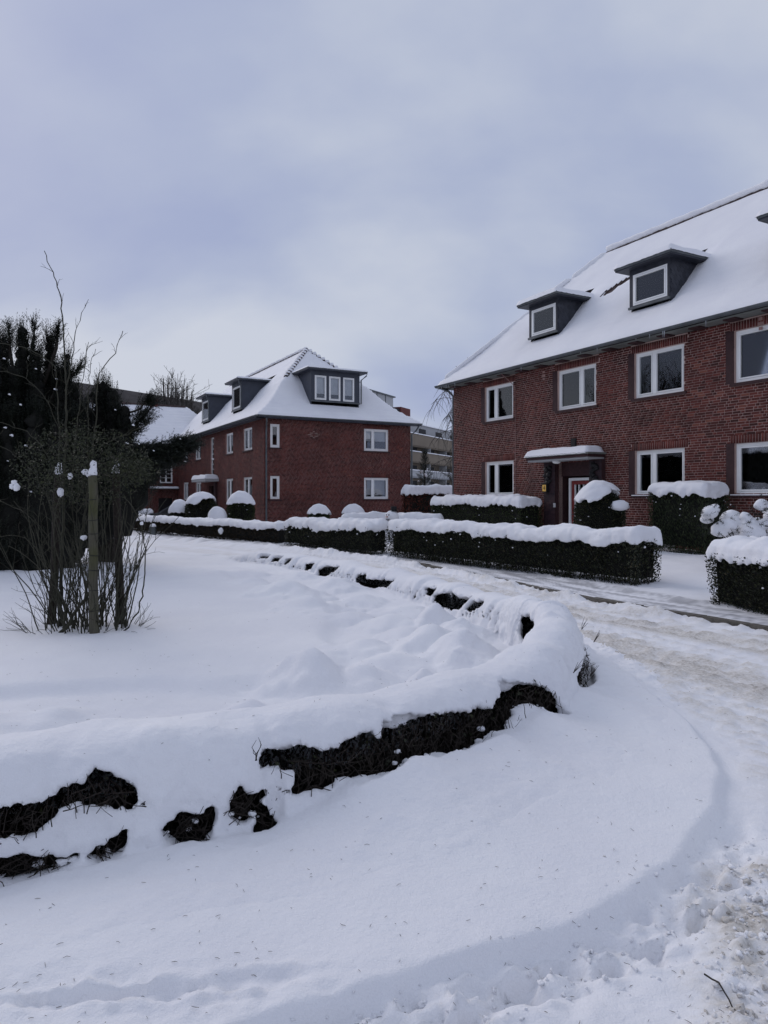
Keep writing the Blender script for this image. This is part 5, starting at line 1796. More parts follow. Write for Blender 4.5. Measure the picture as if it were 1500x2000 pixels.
def shrub(label, x, y, rx, ztop, th, leafm, n, size, cut=.35, seed=0, group=None, up=0.0, bury=0.0, patch=None, aspect=.55, name='round_shrub', specks=10):
    """clipped ball under a dome of snow"""
    th = th * .8
    gz = ground_at(x, y)
    rz = (ztop - th - gz) * .45
    zc = ztop - th - rz
    root = tag(empty(name, (x, y, gz)), label, 'shrub', group)
    d = rand_unit(n, R)
    low_ = d[:, 2] < 0
    rad = 1 - np.abs(R.normal(0, .07, n)) - R.random(n) ** 3 * .15
    rad *= 1 + .05 * noise3(d * 3 + seed)
    P = d * rad[:, None] * np.array([rx, rx, rz])
    q_ = np.hypot(d[:, 0], d[:, 1]) + 1e-6
    P[low_, 0] = d[low_, 0] / q_[low_] * rx * rad[low_]; P[low_, 1] = d[low_, 1] / q_[low_] * rx * rad[low_]
    P[low_, 2] = d[low_, 2] * (zc - gz)
    P[:, 2] += zc - gz
    dirs = d.copy(); dirs[:, 2] = np.abs(dirs[:, 2]) * .6 + .3
    leaves(P, size, leafm, 'foliage', root, up=up, dirs=dirs, rng=R, aspect=aspect)
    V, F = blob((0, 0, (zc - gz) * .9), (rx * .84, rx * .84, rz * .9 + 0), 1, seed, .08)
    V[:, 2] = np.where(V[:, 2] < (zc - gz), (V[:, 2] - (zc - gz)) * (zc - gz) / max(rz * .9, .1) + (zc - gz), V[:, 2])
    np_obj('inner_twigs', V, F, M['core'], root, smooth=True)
    st = max(.03, rx / 22)
    xs = np.arange(-rx - .2, rx + .2, st); zs = np.arange(-.1, ztop - gz + .15, st)
    Xc, Yc, Zc = np.meshgrid(xs, xs, zs, indexing='ij')
    a = np.arctan2(Yc, Xc)
    hh = Zc - (zc - gz)
    rr_ = np.sqrt((Xc / (rx + .06)) ** 2 + (Yc / (rx + .06)) ** 2 + (np.maximum(hh, -bury * 2) / (rz + th)) ** 2)
    ri = np.sqrt((Xc / (rx * .93)) ** 2 + (Yc / (rx * .93)) ** 2 + (hh / (rz * .96)) ** 2)
    cz = rz * cut - bury + .09 * noise2(np.cos(a) * 2.2 + seed, np.sin(a) * 2.2) + .05 * noise2(np.cos(a) * 7 + seed, np.sin(a) * 7)
    if patch is not None:
        cz = cz + patch[1] * sstep(.2, .9, np.cos(a - patch[0]))
    F = np.maximum(np.maximum((rr_ - 1) * rx, (1 - ri) * rx), (cz - hh))
    F = F + .025 * noise2(Xc * 4 + seed, Yc * 4 + Zc * 3)
    V, Q = surface_nets(F.astype(np.float32), xs, xs, zs)
    np_obj('snow_cap', V, Q, M['snow'], root, smooth=True)
    L2 = []
    for k in range(specks):
        dd = rand_unit(1, R)[0]; dd[2] = R.uniform(-.3, .35)
        L2.append(blob((dd[0] * rx, dd[1] * rx, zc - gz + dd[2] * rz), R.uniform(.012, .034), .55, k, .5, 8, 6))
    if L2:
        o = blobs(L2, 'snow_specks', M['snow'], root); o['kind'] = 'stuff'
    return root


s1 = shrub('big dark ball shrub with a lopsided snow dome right of the red door', 5.92, 19.75, .70, 2.16, .26, M['privet'], 9000, .055, .52, 1, patch=(-.6, .3))
V, F = blob((.36, -.62, 1.22), (.26, .12, .13), 1, 5, .3); np_obj('snow_patch', V, F, M['snow'], s1, smooth=True)
shrub('left one of the two small snow domed shrubs at the end wall', -3.26, 36.0, .56, 1.40, .26, M['box'], 2500, .08, .42, 2, 'small domed shrubs at the end wall')
shrub('right one of the two small snow domed shrubs at the end wall', -1.54, 36.0, .56, 1.40, .26, M['box'], 2500, .08, .42, 3, 'small domed shrubs at the end wall')
shrub('olive green ball shrub with a tall snow dome at the corner of the middle house', -7.2, 36.2, .72, 2.05, .30, M['box'], 4000, .08, .45, 4)
shrub('small mound of a shrub almost wholly buried in snow beside the olive ball', -8.25, 35.6, .42, 1.28, .18, M['privet'], 900, .08, .1, 5, bury=.45)
shrub('broad dark shrub with ragged snow dome near the white canopy', -9.45, 37.3, .86, 2.02, .26, M['privet'], 4500, .085, .45, 6, patch=(-.4, .3), specks=30)
shrub('low dark shrub with snow dome hiding the black car', -10.75, 37.8, .52, 1.62, .30, M['privet'], 1500, .085, .2, 7)

# snow laden dwarf conifer behind the near hedge
gz = ground_at(7.0, 13.5)
dc = tag(empty('dwarf_conifer', (7.0, 13.5, gz)), 'dwarf conifer weighed down by lumps of snow behind the near hedge', 'shrub')
L2, P_, D_, SN, tw = [], [], [], [], Twigs()
for k, (px, py, r_) in enumerate([(1386, 1004, 15), (1380, 1015, 12), (1394, 996, 11), (1428, 1016, 19), (1420, 1030, 17), (1442, 1030, 22), (1462, 1030, 20), (1405, 1040, 16), (1440, 1048, 24), (1470, 1046, 22), (1490, 990, 13), (1502, 995, 14), (1484, 986, 9),
                                 (1478, 1022, 11), (1492, 1026, 13), (1510, 1012, 16), (1500, 1042, 18), (1466, 1036, 9), (1456, 1010, 9), (1530, 1010, 20), (1550, 1030, 22), (1530, 1045, 25)]):
    Yd = 13.5 + R.uniform(-.3, .3)
    x_, z_ = (px - 750) / 1404 * Yd, CAM_H - (py - 974) / 1404 * Yd
    c_ = np.array([x_ - 7.0, Yd - 13.5, z_ - gz]); rm = r_ / 104 * 1.25
    SN.append((*c_, rm * .86))
    tip = c_ + np.array([R.uniform(-.05, .05), 0, -.03])
    tw.add(np.array([[0.1, 0, -.05], tip * [.4, .4, .45], tip]), .018, .006, 4)
    for j in range(14):
        P_.append(c_ + R.normal(0, rm * .75, 3) + [0, -.03, -rm * .5]); D_.append([R.normal(0, .6), R.normal(-.3, .5), R.uniform(-.2, .5)])
SN = np.array(SN)
xs = np.arange(SN[:, 0].min() - .35, SN[:, 0].max() + .35, .024); ys = np.arange(SN[:, 1].min() - .35, SN[:, 1].max() + .35, .024); zs = np.arange(SN[:, 2].min() - .3, SN[:, 2].max() + .35, .024)
G = np.stack(np.meshgrid(xs, ys, zs, indexing='ij'), -1)
Fm = np.full(G.shape[:3], 9.0)
for sx_, sy_, sz_, sr_ in SN:
    q_ = G - np.array([sx_, sy_, sz_])
    up_ = np.where(q_[..., 2] < 0, 1.9, 1.0)
    Fm = smin(Fm, np.sqrt(q_[..., 0] ** 2 + q_[..., 1] ** 2 + (q_[..., 2] * up_) ** 2) - sr_, .07)
Fm = Fm + .03 * noise3(G.reshape(-1, 3) * 5).reshape(Fm.shape) + .012 * noise3(G.reshape(-1, 3) * 13).reshape(Fm.shape)
np_obj('snow_load', *surface_nets(Fm.astype(np.float32), xs, ys, zs), M['snow'], dc, smooth=True); tw.build('stems', M['bark'], dc)
D_ = np.array(D_); D_ /= np.linalg.norm(D_, axis=1)[:, None]
sprays(np.array(P_), D_, R.uniform(.1, .22, len(P_)), 16, .06, .004, M['yew'], 'foliage', dc, R)


# ------------------------------------------------------------------ yews
def pix(px, py, Yd):
    return np.array([(px - 750) / 1404 * Yd, Yd, CAM_H - (py - 974) / 1404 * Yd])


def yew(label, base, leaders, arms, nsh, seed):
    rg = np.random.default_rng(seed)
    root = tag(empty('yew_tree', tuple(base)), label, 'tree')
    base = np.array(base)
    P, D, L, core = [], [], [], []
    tw = Twigs()
    for (x, y, zt, rad, zb) in leaders:
        n = int(nsh * rad * (zt - zb) * .9)
        f = rg.random(n) ** .85
        z = zb + (zt - .25 - zb) * f
        g = (z - zb) / (zt - zb)
        env = rad * (1.08 - .95 * g ** 1.7) * (1 + .22 * noise2(z * 2.2 + x * 7, np.full(n, y * 3.0)))
        a = rg.uniform(0, 6.283, n)
        q_ = env * np.sqrt(rg.uniform(.35, 1.12, n))
        P.append(np.column_stack([x + np.cos(a) * q_, y + np.sin(a) * q_, z]))
        D.append(np.column_stack([np.cos(a) * (.55 - .35 * g), np.sin(a) * (.55 - .35 * g), .75 + .6 * g]) + rg.normal(0, .16, (n, 3)))
        L.append(rg.uniform(.18, .36, n) * (1 + .25 * g))
        k = int(9 + rad * 10)                            # spiky tops
        P.append(np.column_stack([x + rg.normal(0, rad * .33, k), y + rg.normal(0, rad * .33, k), zt - rg.uniform(.15, .95, k)]))
        D.append(np.column_stack([rg.normal(0, .07, k), rg.normal(0, .07, k), np.ones(k)])); L.append(rg.uniform(.28, .5, k))
        tw.add(np.array([[base[0] + (x - base[0]) * .25, base[1] + (y - base[1]) * .25, base[2] - .1], [x * .7 + base[0] * .3, y * .7 + base[1] * .3, zb + .3], [x, y, zt - .5]]) - base, .09, .015, 6)
        for z_ in np.arange(zb + .1, zt - rad * .8, rad * .7):
            gg = (z_ - zb) / (zt - zb)
            core.append(blob(np.array([x, y, z_]) - base, rad * (.82 - .55 * gg ** 2), 1.1, int(z_ * 10) + seed, .35, 10, 7))
    for pts, rad, n, dr in arms:
        pts = np.array(pts)
        cl = np.concatenate([[0], np.cumsum(np.linalg.norm(np.diff(pts, axis=0), axis=1))]); cl /= cl[-1]
        t = rg.random(n)
        c = np.stack([np.interp(t, cl, pts[:, k]) for k in range(3)], 1)
        rr_ = (rad[0] + (rad[1] - rad[0]) * t)[:, None]
        o = rand_unit(n, rg) * rr_ * np.array([1, 1, dr[3]]) * (rg.random(n) ** .45)[:, None]
        P.append(c + o); D.append(np.tile(dr[:3], (n, 1)) + rg.normal(0, .35, (n, 3))); L.append(rg.uniform(.16, .34, n))
        tw.add(np.array([pts[0] + (base - pts[0]) * [.5, .5, .2], *pts]) - base, .05, .012, 5)
    P, D, L = np.vstack(P), np.vstack(D), np.concatenate(L)
    kp = noise3(P * 1.7 + seed) + .5 * noise3(P * 4.1) > -.30
    P, D, L = P[kp], D[kp], L[kp]
    D /= np.linalg.norm(D, axis=1)[:, None]
    sprays(P - base, D, L, 17, .062, .0085, M['yew'], 'foliage', root, rg, spread=.75)
    if core: blobs(core, 'inner_twigs', M['core'], root)
    tw.build('trunk', M['bark'], root)
    return root


def lead(px, py, Yd, rad, zb):
    p = pix(px, py, Yd)
    return (p[0], p[1], p[2], rad, zb)


y1 = yew('tall dense dark yew with spiky upright tops at the left edge', (-8.2, 16.4, .1),
         [lead(-150, 600, 16.6, .6, .1), lead(-95, 590, 16.9, .55, .1), lead(-50, 622, 16.2, .5, .1), lead(-15, 640, 15.6, .48, .05), lead(6, 640, 16.4, .34, .05), lead(44, 620, 16.2, .34, .05), lead(72, 662, 16.0, .30, .1), lead(24, 690, 15.8, .36, .05),
          lead(98, 632, 16.5, .28, .1), lead(118, 690, 16.2, .28, .1), lead(131, 676, 16.6, .20, .2), lead(146, 738, 16.1, .26, .4), lead(20, 790, 15.3, .5, .05), lead(70, 780, 15.4, .5, .05), lead(110, 800, 15.5, .45, .15), lead(-40, 780, 15.0, .6, .0), lead(150, 800, 15.8, .36, .7)],
         [([pix(110, 760, 16.2), pix(140, 735, 16.1), pix(160, 715, 16.1)], (.2, .07), 160, (.4, 0, .9, .7)), ([pix(120, 830, 15.8), pix(160, 800, 15.8), pix(182, 770, 15.8)], (.22, .08), 160, (.5, 0, .8, .7)), ([pix(60, 700, 16.2), pix(66, 660, 16.2), pix(68, 630, 16.2)], (.12, .05), 90, (.05, 0, 1, 1)), ([pix(110, 680, 16.2), pix(112, 655, 16.2), pix(113, 640, 16.2)], (.12, .05), 80, (.05, 0, 1, 1)), ([pix(20, 690, 16.2), pix(18, 660, 16.2), pix(17, 636, 16.2)], (.12, .05), 80, (.05, 0, 1, 1))], 560, 31)
y2 = yew('smaller dark yew reaching a flat bough to the right towards the wing', (-6.7, 17.0, .1),
         [lead(172, 770, 17.0, .40, 1.0), lead(200, 728, 17.2, .40, 1.1), lead(222, 745, 17.0, .36, 1.2), lead(242, 775, 16.8, .36, 1.3), lead(190, 850, 16.4, .5, .9), lead(235, 870, 16.4, .5, 1.15), lead(265, 890, 16.5, .36, 1.6)],
         [([pix(240, 900, 16.6), pix(290, 890, 16.5), pix(330, 875, 16.4), pix(368, 866, 16.3)], (.52, .26), 2300, (.75, -.1, .12, .62)),
          ([pix(255, 930, 16.6), pix(300, 915, 16.4), pix(345, 885, 16.3)], (.48, .24), 1500, (.7, -.1, -.05, .7)),
          ([pix(230, 860, 16.9), pix(262, 835, 16.8), pix(300, 790, 16.8), pix(312, 782, 16.8)], (.34, .12), 520, (.7, 0, .5, .6)),
          ([pix(240, 810, 16.9), pix(272, 800, 16.8), pix(292, 775, 16.8)], (.28, .10), 260, (.6, 0, .6, .7))], 520, 32)
for root, lst in ((y1, [(8, 700, 5), (18, 770, 5), (40, 790, 5), (10, 835, 6), (22, 850, 9), (70, 720, 4), (108, 760, 6), (110, 740, 4), (50, 870, 6), (15, 900, 4), (15, 1008, 7), (60, 960, 5)]),
                  (y2, [(165, 790, 5), (142, 818, 6), (260, 830, 6), (285, 855, 6), (274, 855, 7), (248, 865, 7), (270, 866, 6), (352, 857, 3), (300, 880, 4), (225, 800, 4)])):
    L2 = []
    for k, (px, py, r_) in enumerate(lst):
        p = pix(px, py, 15.0 if root is y1 else 15.95) - np.array(root.location)
        rm = r_ / 92 * (.6 if r_ < 7 else .5)
        L2.append(blob(p, (rm * .8, rm * .6, rm * .42), 1, k + 3, .55, 12, 9)); L2.append(blob(p + [rm * .5, 0, -rm * .35], (rm * .45, rm * .4, rm * .3), 1, k + 9, .5, 10, 7))
    o = blobs(L2, 'snow_specks', M['snow'], root); o['kind'] = 'stuff'

# ------------------------------------------------------------------ the tangled shrub and its stakes
SB = np.array([-3.42, 8.15, ground_at(-3.42, 8.15)])
bush = tag(empty('tangled_shrub', tuple(SB)), 'tangled bare shrub growing between wooden stakes on the snowy lawn', 'shrub')
rg = np.random.default_rng(5)
tw, tf = Twigs(), Twigs()


def stem(pts, r0, r1, n=5, dest=None, yj=0.0):
    P = np.array([pix(px, py, 8.15 + dy) for px, py, dy in pts])
    if len(pts) <= 5 and pts[-1][0] < 30: r0 *= .6
    P = catmull(P, .06)
    P = P + .006 * rg.normal(size=P.shape)
    (dest or tw).add(P - SB, r0, r1, n)
    return P


def side_twigs(P, every, ln, r0, up=.5, depth=1, skip=.15):
    k = int(len(P) * skip)
    while k < len(P) - 1:
        d = rg.normal(size=3); d[2] = abs(d[2]) * up + .2
        tng = P[min(k + 1, len(P) - 1)] - P[k - 1]; tng /= np.linalg.norm(tng) + 1e-9
        d = d / np.linalg.norm(d) + tng * .9
        d /= np.linalg.norm(d)
        l_ = ln * rg.uniform(.4, 1.1)
        m = 5
        Q = [P[k]]
        for j in range(m):
            d = d + rg.normal(0, .16, 3); d /= np.linalg.norm(d)
            Q.append(Q[-1] + d * l_ / m)
        Q = np.array(Q)
        tf.add(Q - SB, r0, r0 * .45, 3)
        if depth > 0:
            side_twigs(Q, 2, ln * .42, r0 * .62, up, depth - 1, .3)
        k += every + int(rg.integers(0, 3))


main = stem([(118, 1238, .15), (121, 1100, .12), (125, 960, .1), (129, 830, .08), (127, 720, .05), (123, 620, .02), (118, 580, 0), (106, 540, 0), (86, 490, -.02)], .021, .004, 6)
side_twigs(main[len(main) // 2:], 2, .22, .0032, .6, 1)
s2 = stem([(128, 765, .06), (140, 700, .05), (146, 660, .03), (150, 640, 0), (160, 612, 0), (172, 585, 0)], .008, .003, 4); side_twigs(s2, 2, .17, .0028, .7, 1)
s3 = stem([(150, 1100, 0), (168, 980, 0), (186, 830, -.05), (190, 745, -.05), (205, 712, -.05), (224, 690, -.05), (234, 662, -.05), (241, 648, -.05)], .013, .004, 5); side_twigs(s3[len(s3) // 2:], 2, .2, .003, .7, 1)
for pts, r0 in (([(140, 960, 0), (150, 840, 0), (163, 740, 0), (168, 700, 0), (172, 668, 0)], .008), ([(172, 900, .1), (172, 800, .1), (176, 720, .1), (186, 680, .1)], .006),
                ([(118, 1000, 0), (116, 850, 0), (112, 760, 0), (104, 715, 0), (60, 684, 0), (10, 672, 0), (-20, 668, 0)], .010), ([(124, 860, 0), (90, 780, 0), (50, 740, 0), (-10, 722, 0)], .008),
                ([(118, 950, -.1), (80, 870, -.1), (40, 838, -.1), (-20, 820, -.1)], .009), ([(112, 1010, -.2), (70, 930, -.2), (30, 890, -.2), (-30, 850, -.2)], .009),
                ([(150, 980, 0), (190, 880, 0), (240, 850, 0), (290, 830, .1)], .008), ([(150, 1000, .1), (210, 920, .1), (262, 880, .1)], .007), ([(105, 1080, -.2), (60, 1010, -.2), (15, 985, -.2), (-30, 970, -.2)], .008),
                ([(100, 1120, -.2), (60, 1060, -.2), (25, 1045, -.2), (-20, 1050, -.2)], .006), ([(110, 1180, -.1), (75, 1110, -.1), (55, 1000, -.1), (60, 900, -.1)], .010)):
    p_ = stem(pts, r0, .003, 4); side_twigs(p_, 3, .3, .0036, .5, 1, .35)
for pts, r0, r1 in (([(230, 1252, -.25), (262, 1205, -.25), (278, 1165, -.25), (283, 1110, -.25), (283, 1060, -.25), (272, 1018, -.25), (258, 990, -.25), (240, 968, -.2)], .010, .005),
                    ([(240, 1240, 0), (256, 1160, -.1), (266, 1090, -.2), (273, 1045, -.25), (277, 1026, -.25)], .009, .004), ([(273, 1045, -.25), (262, 1032, -.25), (250, 1020, -.25)], .004, .003), ([(274, 1043, -.25), (290, 1034, -.25)], .004, .002),
                    ([(236, 1215, .1), (250, 1150, .05), (262, 1120, 0), (270, 1098, 0), (276, 1093, 0)], .012, .006), ([(266, 1112, 0), (266, 1094, 0)], .008, .006),
                    ([(112, 1248, -.3), (130, 1225, -.3), (150, 1192, -.3), (176, 1160, -.3)], .021, .018), ([(130, 1252, -.35), (131, 1238, -.35)], .012, .012), ([(145, 1235, .2), (146, 1200, .2), (152, 1150, .2), (158, 1050, .2)], .011, .006),
                    ([(168, 1236, .1), (160, 1210, .1), (153, 1180, .1), (140, 1120, .1)], .011, .006), ([(128, 1238, .1), (122, 1200, .1), (112, 1160, .1), (106, 1080, .1)], .010, .006)):
    stem(pts, r0, r1, 5)
for k in range(84):
    a, q_ = rg.uniform(0, 6.283), .52 * math.sqrt(rg.random())
    b0 = SB + np.array([q_ * math.cos(a) + .05, q_ * math.sin(a) * .8, -.06])
    d = np.array([math.cos(a) * rg.uniform(0, .35), math.sin(a) * rg.uniform(0, .35), 1.0]) + rg.normal(0, .12, 3)
    ln = rg.uniform(.7, 1.9)
    Q = [b0]; n_ = 12
    for j in range(n_):
        d = d / np.linalg.norm(d) + rg.normal(0, .09, 3); d /= np.linalg.norm(d)
        Q.append(Q[-1] + d * ln / n_)
    Q = np.array(Q)
    r0 = rg.uniform(.004, .011)
    tw.add(Q - SB, r0, .003, 4)
    side_twigs(Q, 2, .34, .0034, .45, 1, .22)
for k in range(60):                                     # low sprigs near the snow
    a = rg.uniform(0, 6.283)
    b0 = SB + np.array([.62 * math.cos(a), .4 * math.sin(a), -.03])
    d = np.array([math.cos(a) * .6, -.2, .6]) + rg.normal(0, .3, 3)
    Q = [b0]
    for j in range(6):
        d = d / np.linalg.norm(d) + rg.normal(0, .18, 3); Q.append(Q[-1] + d / np.linalg.norm(d) * .055)
    tf.add(np.array(Q) - SB, .0035, .0015, 3)
o = tw.build('stem', M['twig_green'], bush); o['kind'] = 'stuff'
o = tf.build('twigs', M['twig_green'], bush); o['kind'] = 'stuff'
n = 5200
d = rand_unit(n, rg) * (rg.random(n) ** .4)[:, None]
P = np.array([-3.42, 8.15, 2.02]) + d * np.array([.78, .55, .50])
P[:, 2] += .10 * noise2(P[:, 0] * 3, P[:, 1] * 3)
keep = noise3(P * 3.1) > -.30
Pr = np.array([-2.92, 8.2, 1.98]) + rand_unit(1500, rg) * (rg.random(1500) ** .5)[:, None] * np.array([.36, .3, .2])
P = np.vstack([P[keep], Pr])
leaves(P - SB, .034, M['olive'], 'foliage', bush, aspect=.38, rng=rg)
for k, (px, py, r_, dy) in enumerate([(28, 942, 8, -.3), (32, 952, 10, -.3), (22, 950, 6, -.3), (115, 925, 6, 0), (137, 930, 8, -.1), (141, 938, 7, -.1), (166, 922, 10, -.2), (174, 926, 8, -.2), (183, 908, 9, -.3), (190, 914, 9, -.3), (197, 920, 6, -.3), (118, 962, 9, -.2), (126, 966, 6, -.2),
                                      (92, 1058, 7, -.3), (91, 1068, 6, -.3), (163, 1050, 9, -.3), (167, 1060, 8, -.3), (171, 1036, 6, -.3), (86, 1243, 15, -.2), (80, 1252, 12, -.25), (97, 1238, 9, -.2), (213, 1240, 7, -.2), (100, 1047, 3, -.2), (203, 962, 4, -.2),
                                      (222, 1105, 7, -.1), (150, 1140, 5, 0), (5, 1009, 6, -.2), (56, 998, 4, -.2), (277, 1022, 5, -.25), (99, 1118, 3, -.2), (150, 1082, 4, 0), (193, 1126, 4, 0), (210, 1060, 4, .1), (78, 975, 3, -.2)]):
    p = pix(px, py, 8.15 + dy) - SB
    if k in (5, 9, 10, 12, 13, 14, 16, 17, 22, 23, 24, 25, 26, 27, 29, 30, 31, 32, 33): continue
    rm = r_ / 172 * .68
    V, F = blob(p, (rm * .95, rm * .8, rm * (.8 + .3 * (k % 3))), 1, k * 3 + 1, .34, 16, 11)
    np_obj('snow_clump', V, F, M['snow'], bush, smooth=True)


def stake(label, foot_, head, r_, yd, wires):
    p0, p1 = pix(*foot_, yd), pix(*head, yd)
    p0[2] = ground_at(p0[0], p0[1]) - .12
    root = tag(empty('wooden_stake', tuple(p0)), label, 'stake', 'wooden stakes round the tangled shrub')
    t = np.linspace(0, 1, 9)[:, None]
    P = p0 + (p1 - p0) * t + np.random.default_rng(int(foot_[0])).normal(0, .004, (9, 3))
    V, F = tube_np(P - p0, r_ * 1.04, r_ * .97, 12, caps=True)
    me = bpy.data.meshes.new('post'); me.from_pydata([tuple(v) for v in V], [], F); me.update()
    link('post', me, M['stake'] if foot_[0] > 150 and foot_[0] < 200 else M['hedge_bark'], root)
    L2 = [blob(p1 - p0 + [0, 0, .03], (r_ * .95, r_ * .95, .075), 1, int(foot_[0]), .3, flat=.02), blob(p1 - p0 + [r_ * .3, 0, .09], (r_ * .6, r_ * .6, .06), 1, int(foot_[0]) + 1, .3)]
    blobs(L2, 'snow_cap', M['snow'], root)
    for wz in wires:
        c = (p1 - p0) * wz
        a = np.linspace(0, 2 * np.pi, 15)
        ring = np.stack([c[0] + np.cos(a) * r_ * 1.05, c[1] + np.sin(a) * r_ * 1.05, c[2] + .006 * np.sin(a + wz * 9)], 1)
        mb = MB().tube([tuple(q_) for q_ in ring], .0032, 4)
        mb.build('wire', M['black'], root)


M['stake'], t_, b_ = new_mat('mossy stake timber')
tc_ = N(t_, 'ShaderNodeTexCoord'); mp_ = N(t_, 'ShaderNodeMapping'); mp_.inputs['Scale'].default_value = (22, 22, 2.2)
t_.links.new(tc_.outputs['Object'], mp_.inputs[0])
n_ = N(t_, 'ShaderNodeTexNoise', i_Scale=2.0, i_Detail=6.0, i_Roughness=.65); t_.links.new(mp_.outputs[0], n_.inputs['Vector'])
n2_ = N(t_, 'ShaderNodeTexNoise', i_Scale=2.4, i_Detail=2.0); t_.links.new(tc_.outputs['Object'], n2_.inputs['Vector'])
r1_ = ramp(t_, [(.3, (.045, .040, .028)), (.55, (.085, .078, .055)), (.8, (.12, .11, .085))]); t_.links.new(n_.outputs['Fac'], r1_.inputs[0])
mm_ = N(t_, 'ShaderNodeMix', data_type='RGBA', i_7=(.055, .058, .016, 1)); r3_ = ramp(t_, [(.45, (0, 0, 0)), (.62, (.8, .8, .8))]); t_.links.new(n2_.outputs['Fac'], r3_.inputs[0])
t_.links.new(r3_.outputs[0], mm_.inputs[0]); t_.links.new(r1_.outputs[0], mm_.inputs[6]); t_.links.new(mm_.outputs[2], b_.inputs['Base Color'])
b_.inputs['Roughness'].default_value = .9
bp_ = N(t_, 'ShaderNodeBump', i_Strength=.5, i_Distance=.006); t_.links.new(n_.outputs['Fac'], bp_.inputs['Height']); t_.links.new(bp_.outputs[0], b_.inputs['Normal'])
stake('front mossy wooden stake bound with black wire, clear of the shrub', (184, 1252), (181, 930), .048, 7.75, (.2, .32, .44, .53, .66, .74, .86))
stake('brown wooden stake at the right of the shrub, half behind twigs', (237, 1228), (226, 926), .046, 8.4, (.3, .6))
stake('leaning wooden stake inside the left half of the shrub', (100, 1232), (114, 928), .046, 8.45, (.4, .7))


# ------------------------------------------------------------------ bare trees and background
def bare_tree(name, label, base, h, spread, seed, mat, trunk=.35, levels=4, first=.3, weep=0.0, r0=.14, nb=6, fan=.5, rmin=.012, cat='tree'):
    rg = np.random.default_rng(seed)
    root = tag(empty(name, tuple(base)), label, cat)
    tw, tr = Twigs(), Twigs()

    def grow(p, d, ln, r_, lv):
        n = 6
        Q = [p]
        for j in range(n):
            d = d + rg.normal(0, .09, 3) + np.array([0, 0, .03 if weep == 0 else (-weep if lv < 2 else .04)])
            d /= np.linalg.norm(d)
            Q.append(Q[-1] + d * ln / n)
        Q = np.array(Q)
        (tr if lv >= levels - 1 else tw).add(Q, max(r_, rmin), max(r_ * .55, rmin * .7), 5 if lv >= levels - 1 else 3)
        if lv == 0: return
        k = nb + int(rg.integers(-1, 2))
        for i in range(k):
            t = first + (1 - first) * (i + rg.random()) / k if lv == levels else rg.uniform(.25, 1)
            q_ = Q[int(t * n)]
            dd = rg.normal(size=3); dd[2] = 0; dd /= np.linalg.norm(dd)
            e = d * (1.0) + dd * fan * rg.uniform(.5, 1.3)
            if weep and lv <= 2: e = dd * .6 + np.array([0, 0, -.5 if lv == 1 else .2])
            grow(q_, e / np.linalg.norm(e), ln * rg.uniform(.45, .68), r_ * .55, lv - 1)
    grow(np.zeros(3), np.array([0, 0, 1.0]), h * trunk, r0, levels)
    tr.build('trunk', mat, root)
    o = tw.build('crown', mat, root); o['kind'] = 'stuff'
    return root


def gz_(x, y): return float(far_drop(np.array([x]), np.array([y]))[0]) + .1


def fan_tree(label, x, y, h, seed, n=60, w_=3.2, mat=None, low=.35, rmin=.016, name='bare_tree'):
    """broad vase-shaped crown of long upright limbs"""
    rg = np.random.default_rng(seed)
    root = tag(empty(name, (x, y, gz_(x, y))), label, 'tree')
    tr, tw = Twigs(), Twigs()
    tr.add(np.array([[0, 0, 0], [.1, 0, h * .2], [0, .1, h * low]]), .28, .2, 7)
    for k in range(n):
        a = rg.uniform(0, 6.283); o_ = w_ * rg.random() ** .6
        tip = np.array([math.cos(a) * o_, math.sin(a) * o_, h * (1 - .28 * (o_ / w_) ** 2) * rg.uniform(.88, 1.02)])
        b0 = np.array([0, .05, h * low * rg.uniform(.75, 1.0)])
        midp = b0 * .45 + tip * .55 + np.array([math.cos(a), math.sin(a), 0]) * .14 * o_ - np.array([0, 0, .05 * h])
        P = catmull(np.array([b0, midp, tip]), .6)
        tr.add(P, .07, rmin, 4)
        for j in range(9):
            q_ = P[int(rg.uniform(.3, 1) * (len(P) - 1))]
            d = rg.normal(size=3) * [.55, .55, .2] + [math.cos(a) * .25, math.sin(a) * .25, .75]
            l_ = rg.uniform(.6, 1.8)
            Q = np.array([q_, q_ + d * l_ * .5 + rg.normal(0, .06, 3), q_ + d * l_ + [0, 0, .1]])
            tw.add(Q, rmin, rmin * .6, 3)
            for i in range(3):
                s_ = Q[1] + (Q[2] - Q[1]) * rg.random()
                tw.add(np.array([s_, s_ + (rg.normal(0, .3, 3) + [0, 0, .35]) * l_ * .5]), rmin * .7, rmin * .5, 3)
    tr.build('trunk', mat or M['twig_grey'], root)
    o = tw.build('crown', mat or M['twig_grey'], root); o['kind'] = 'stuff'


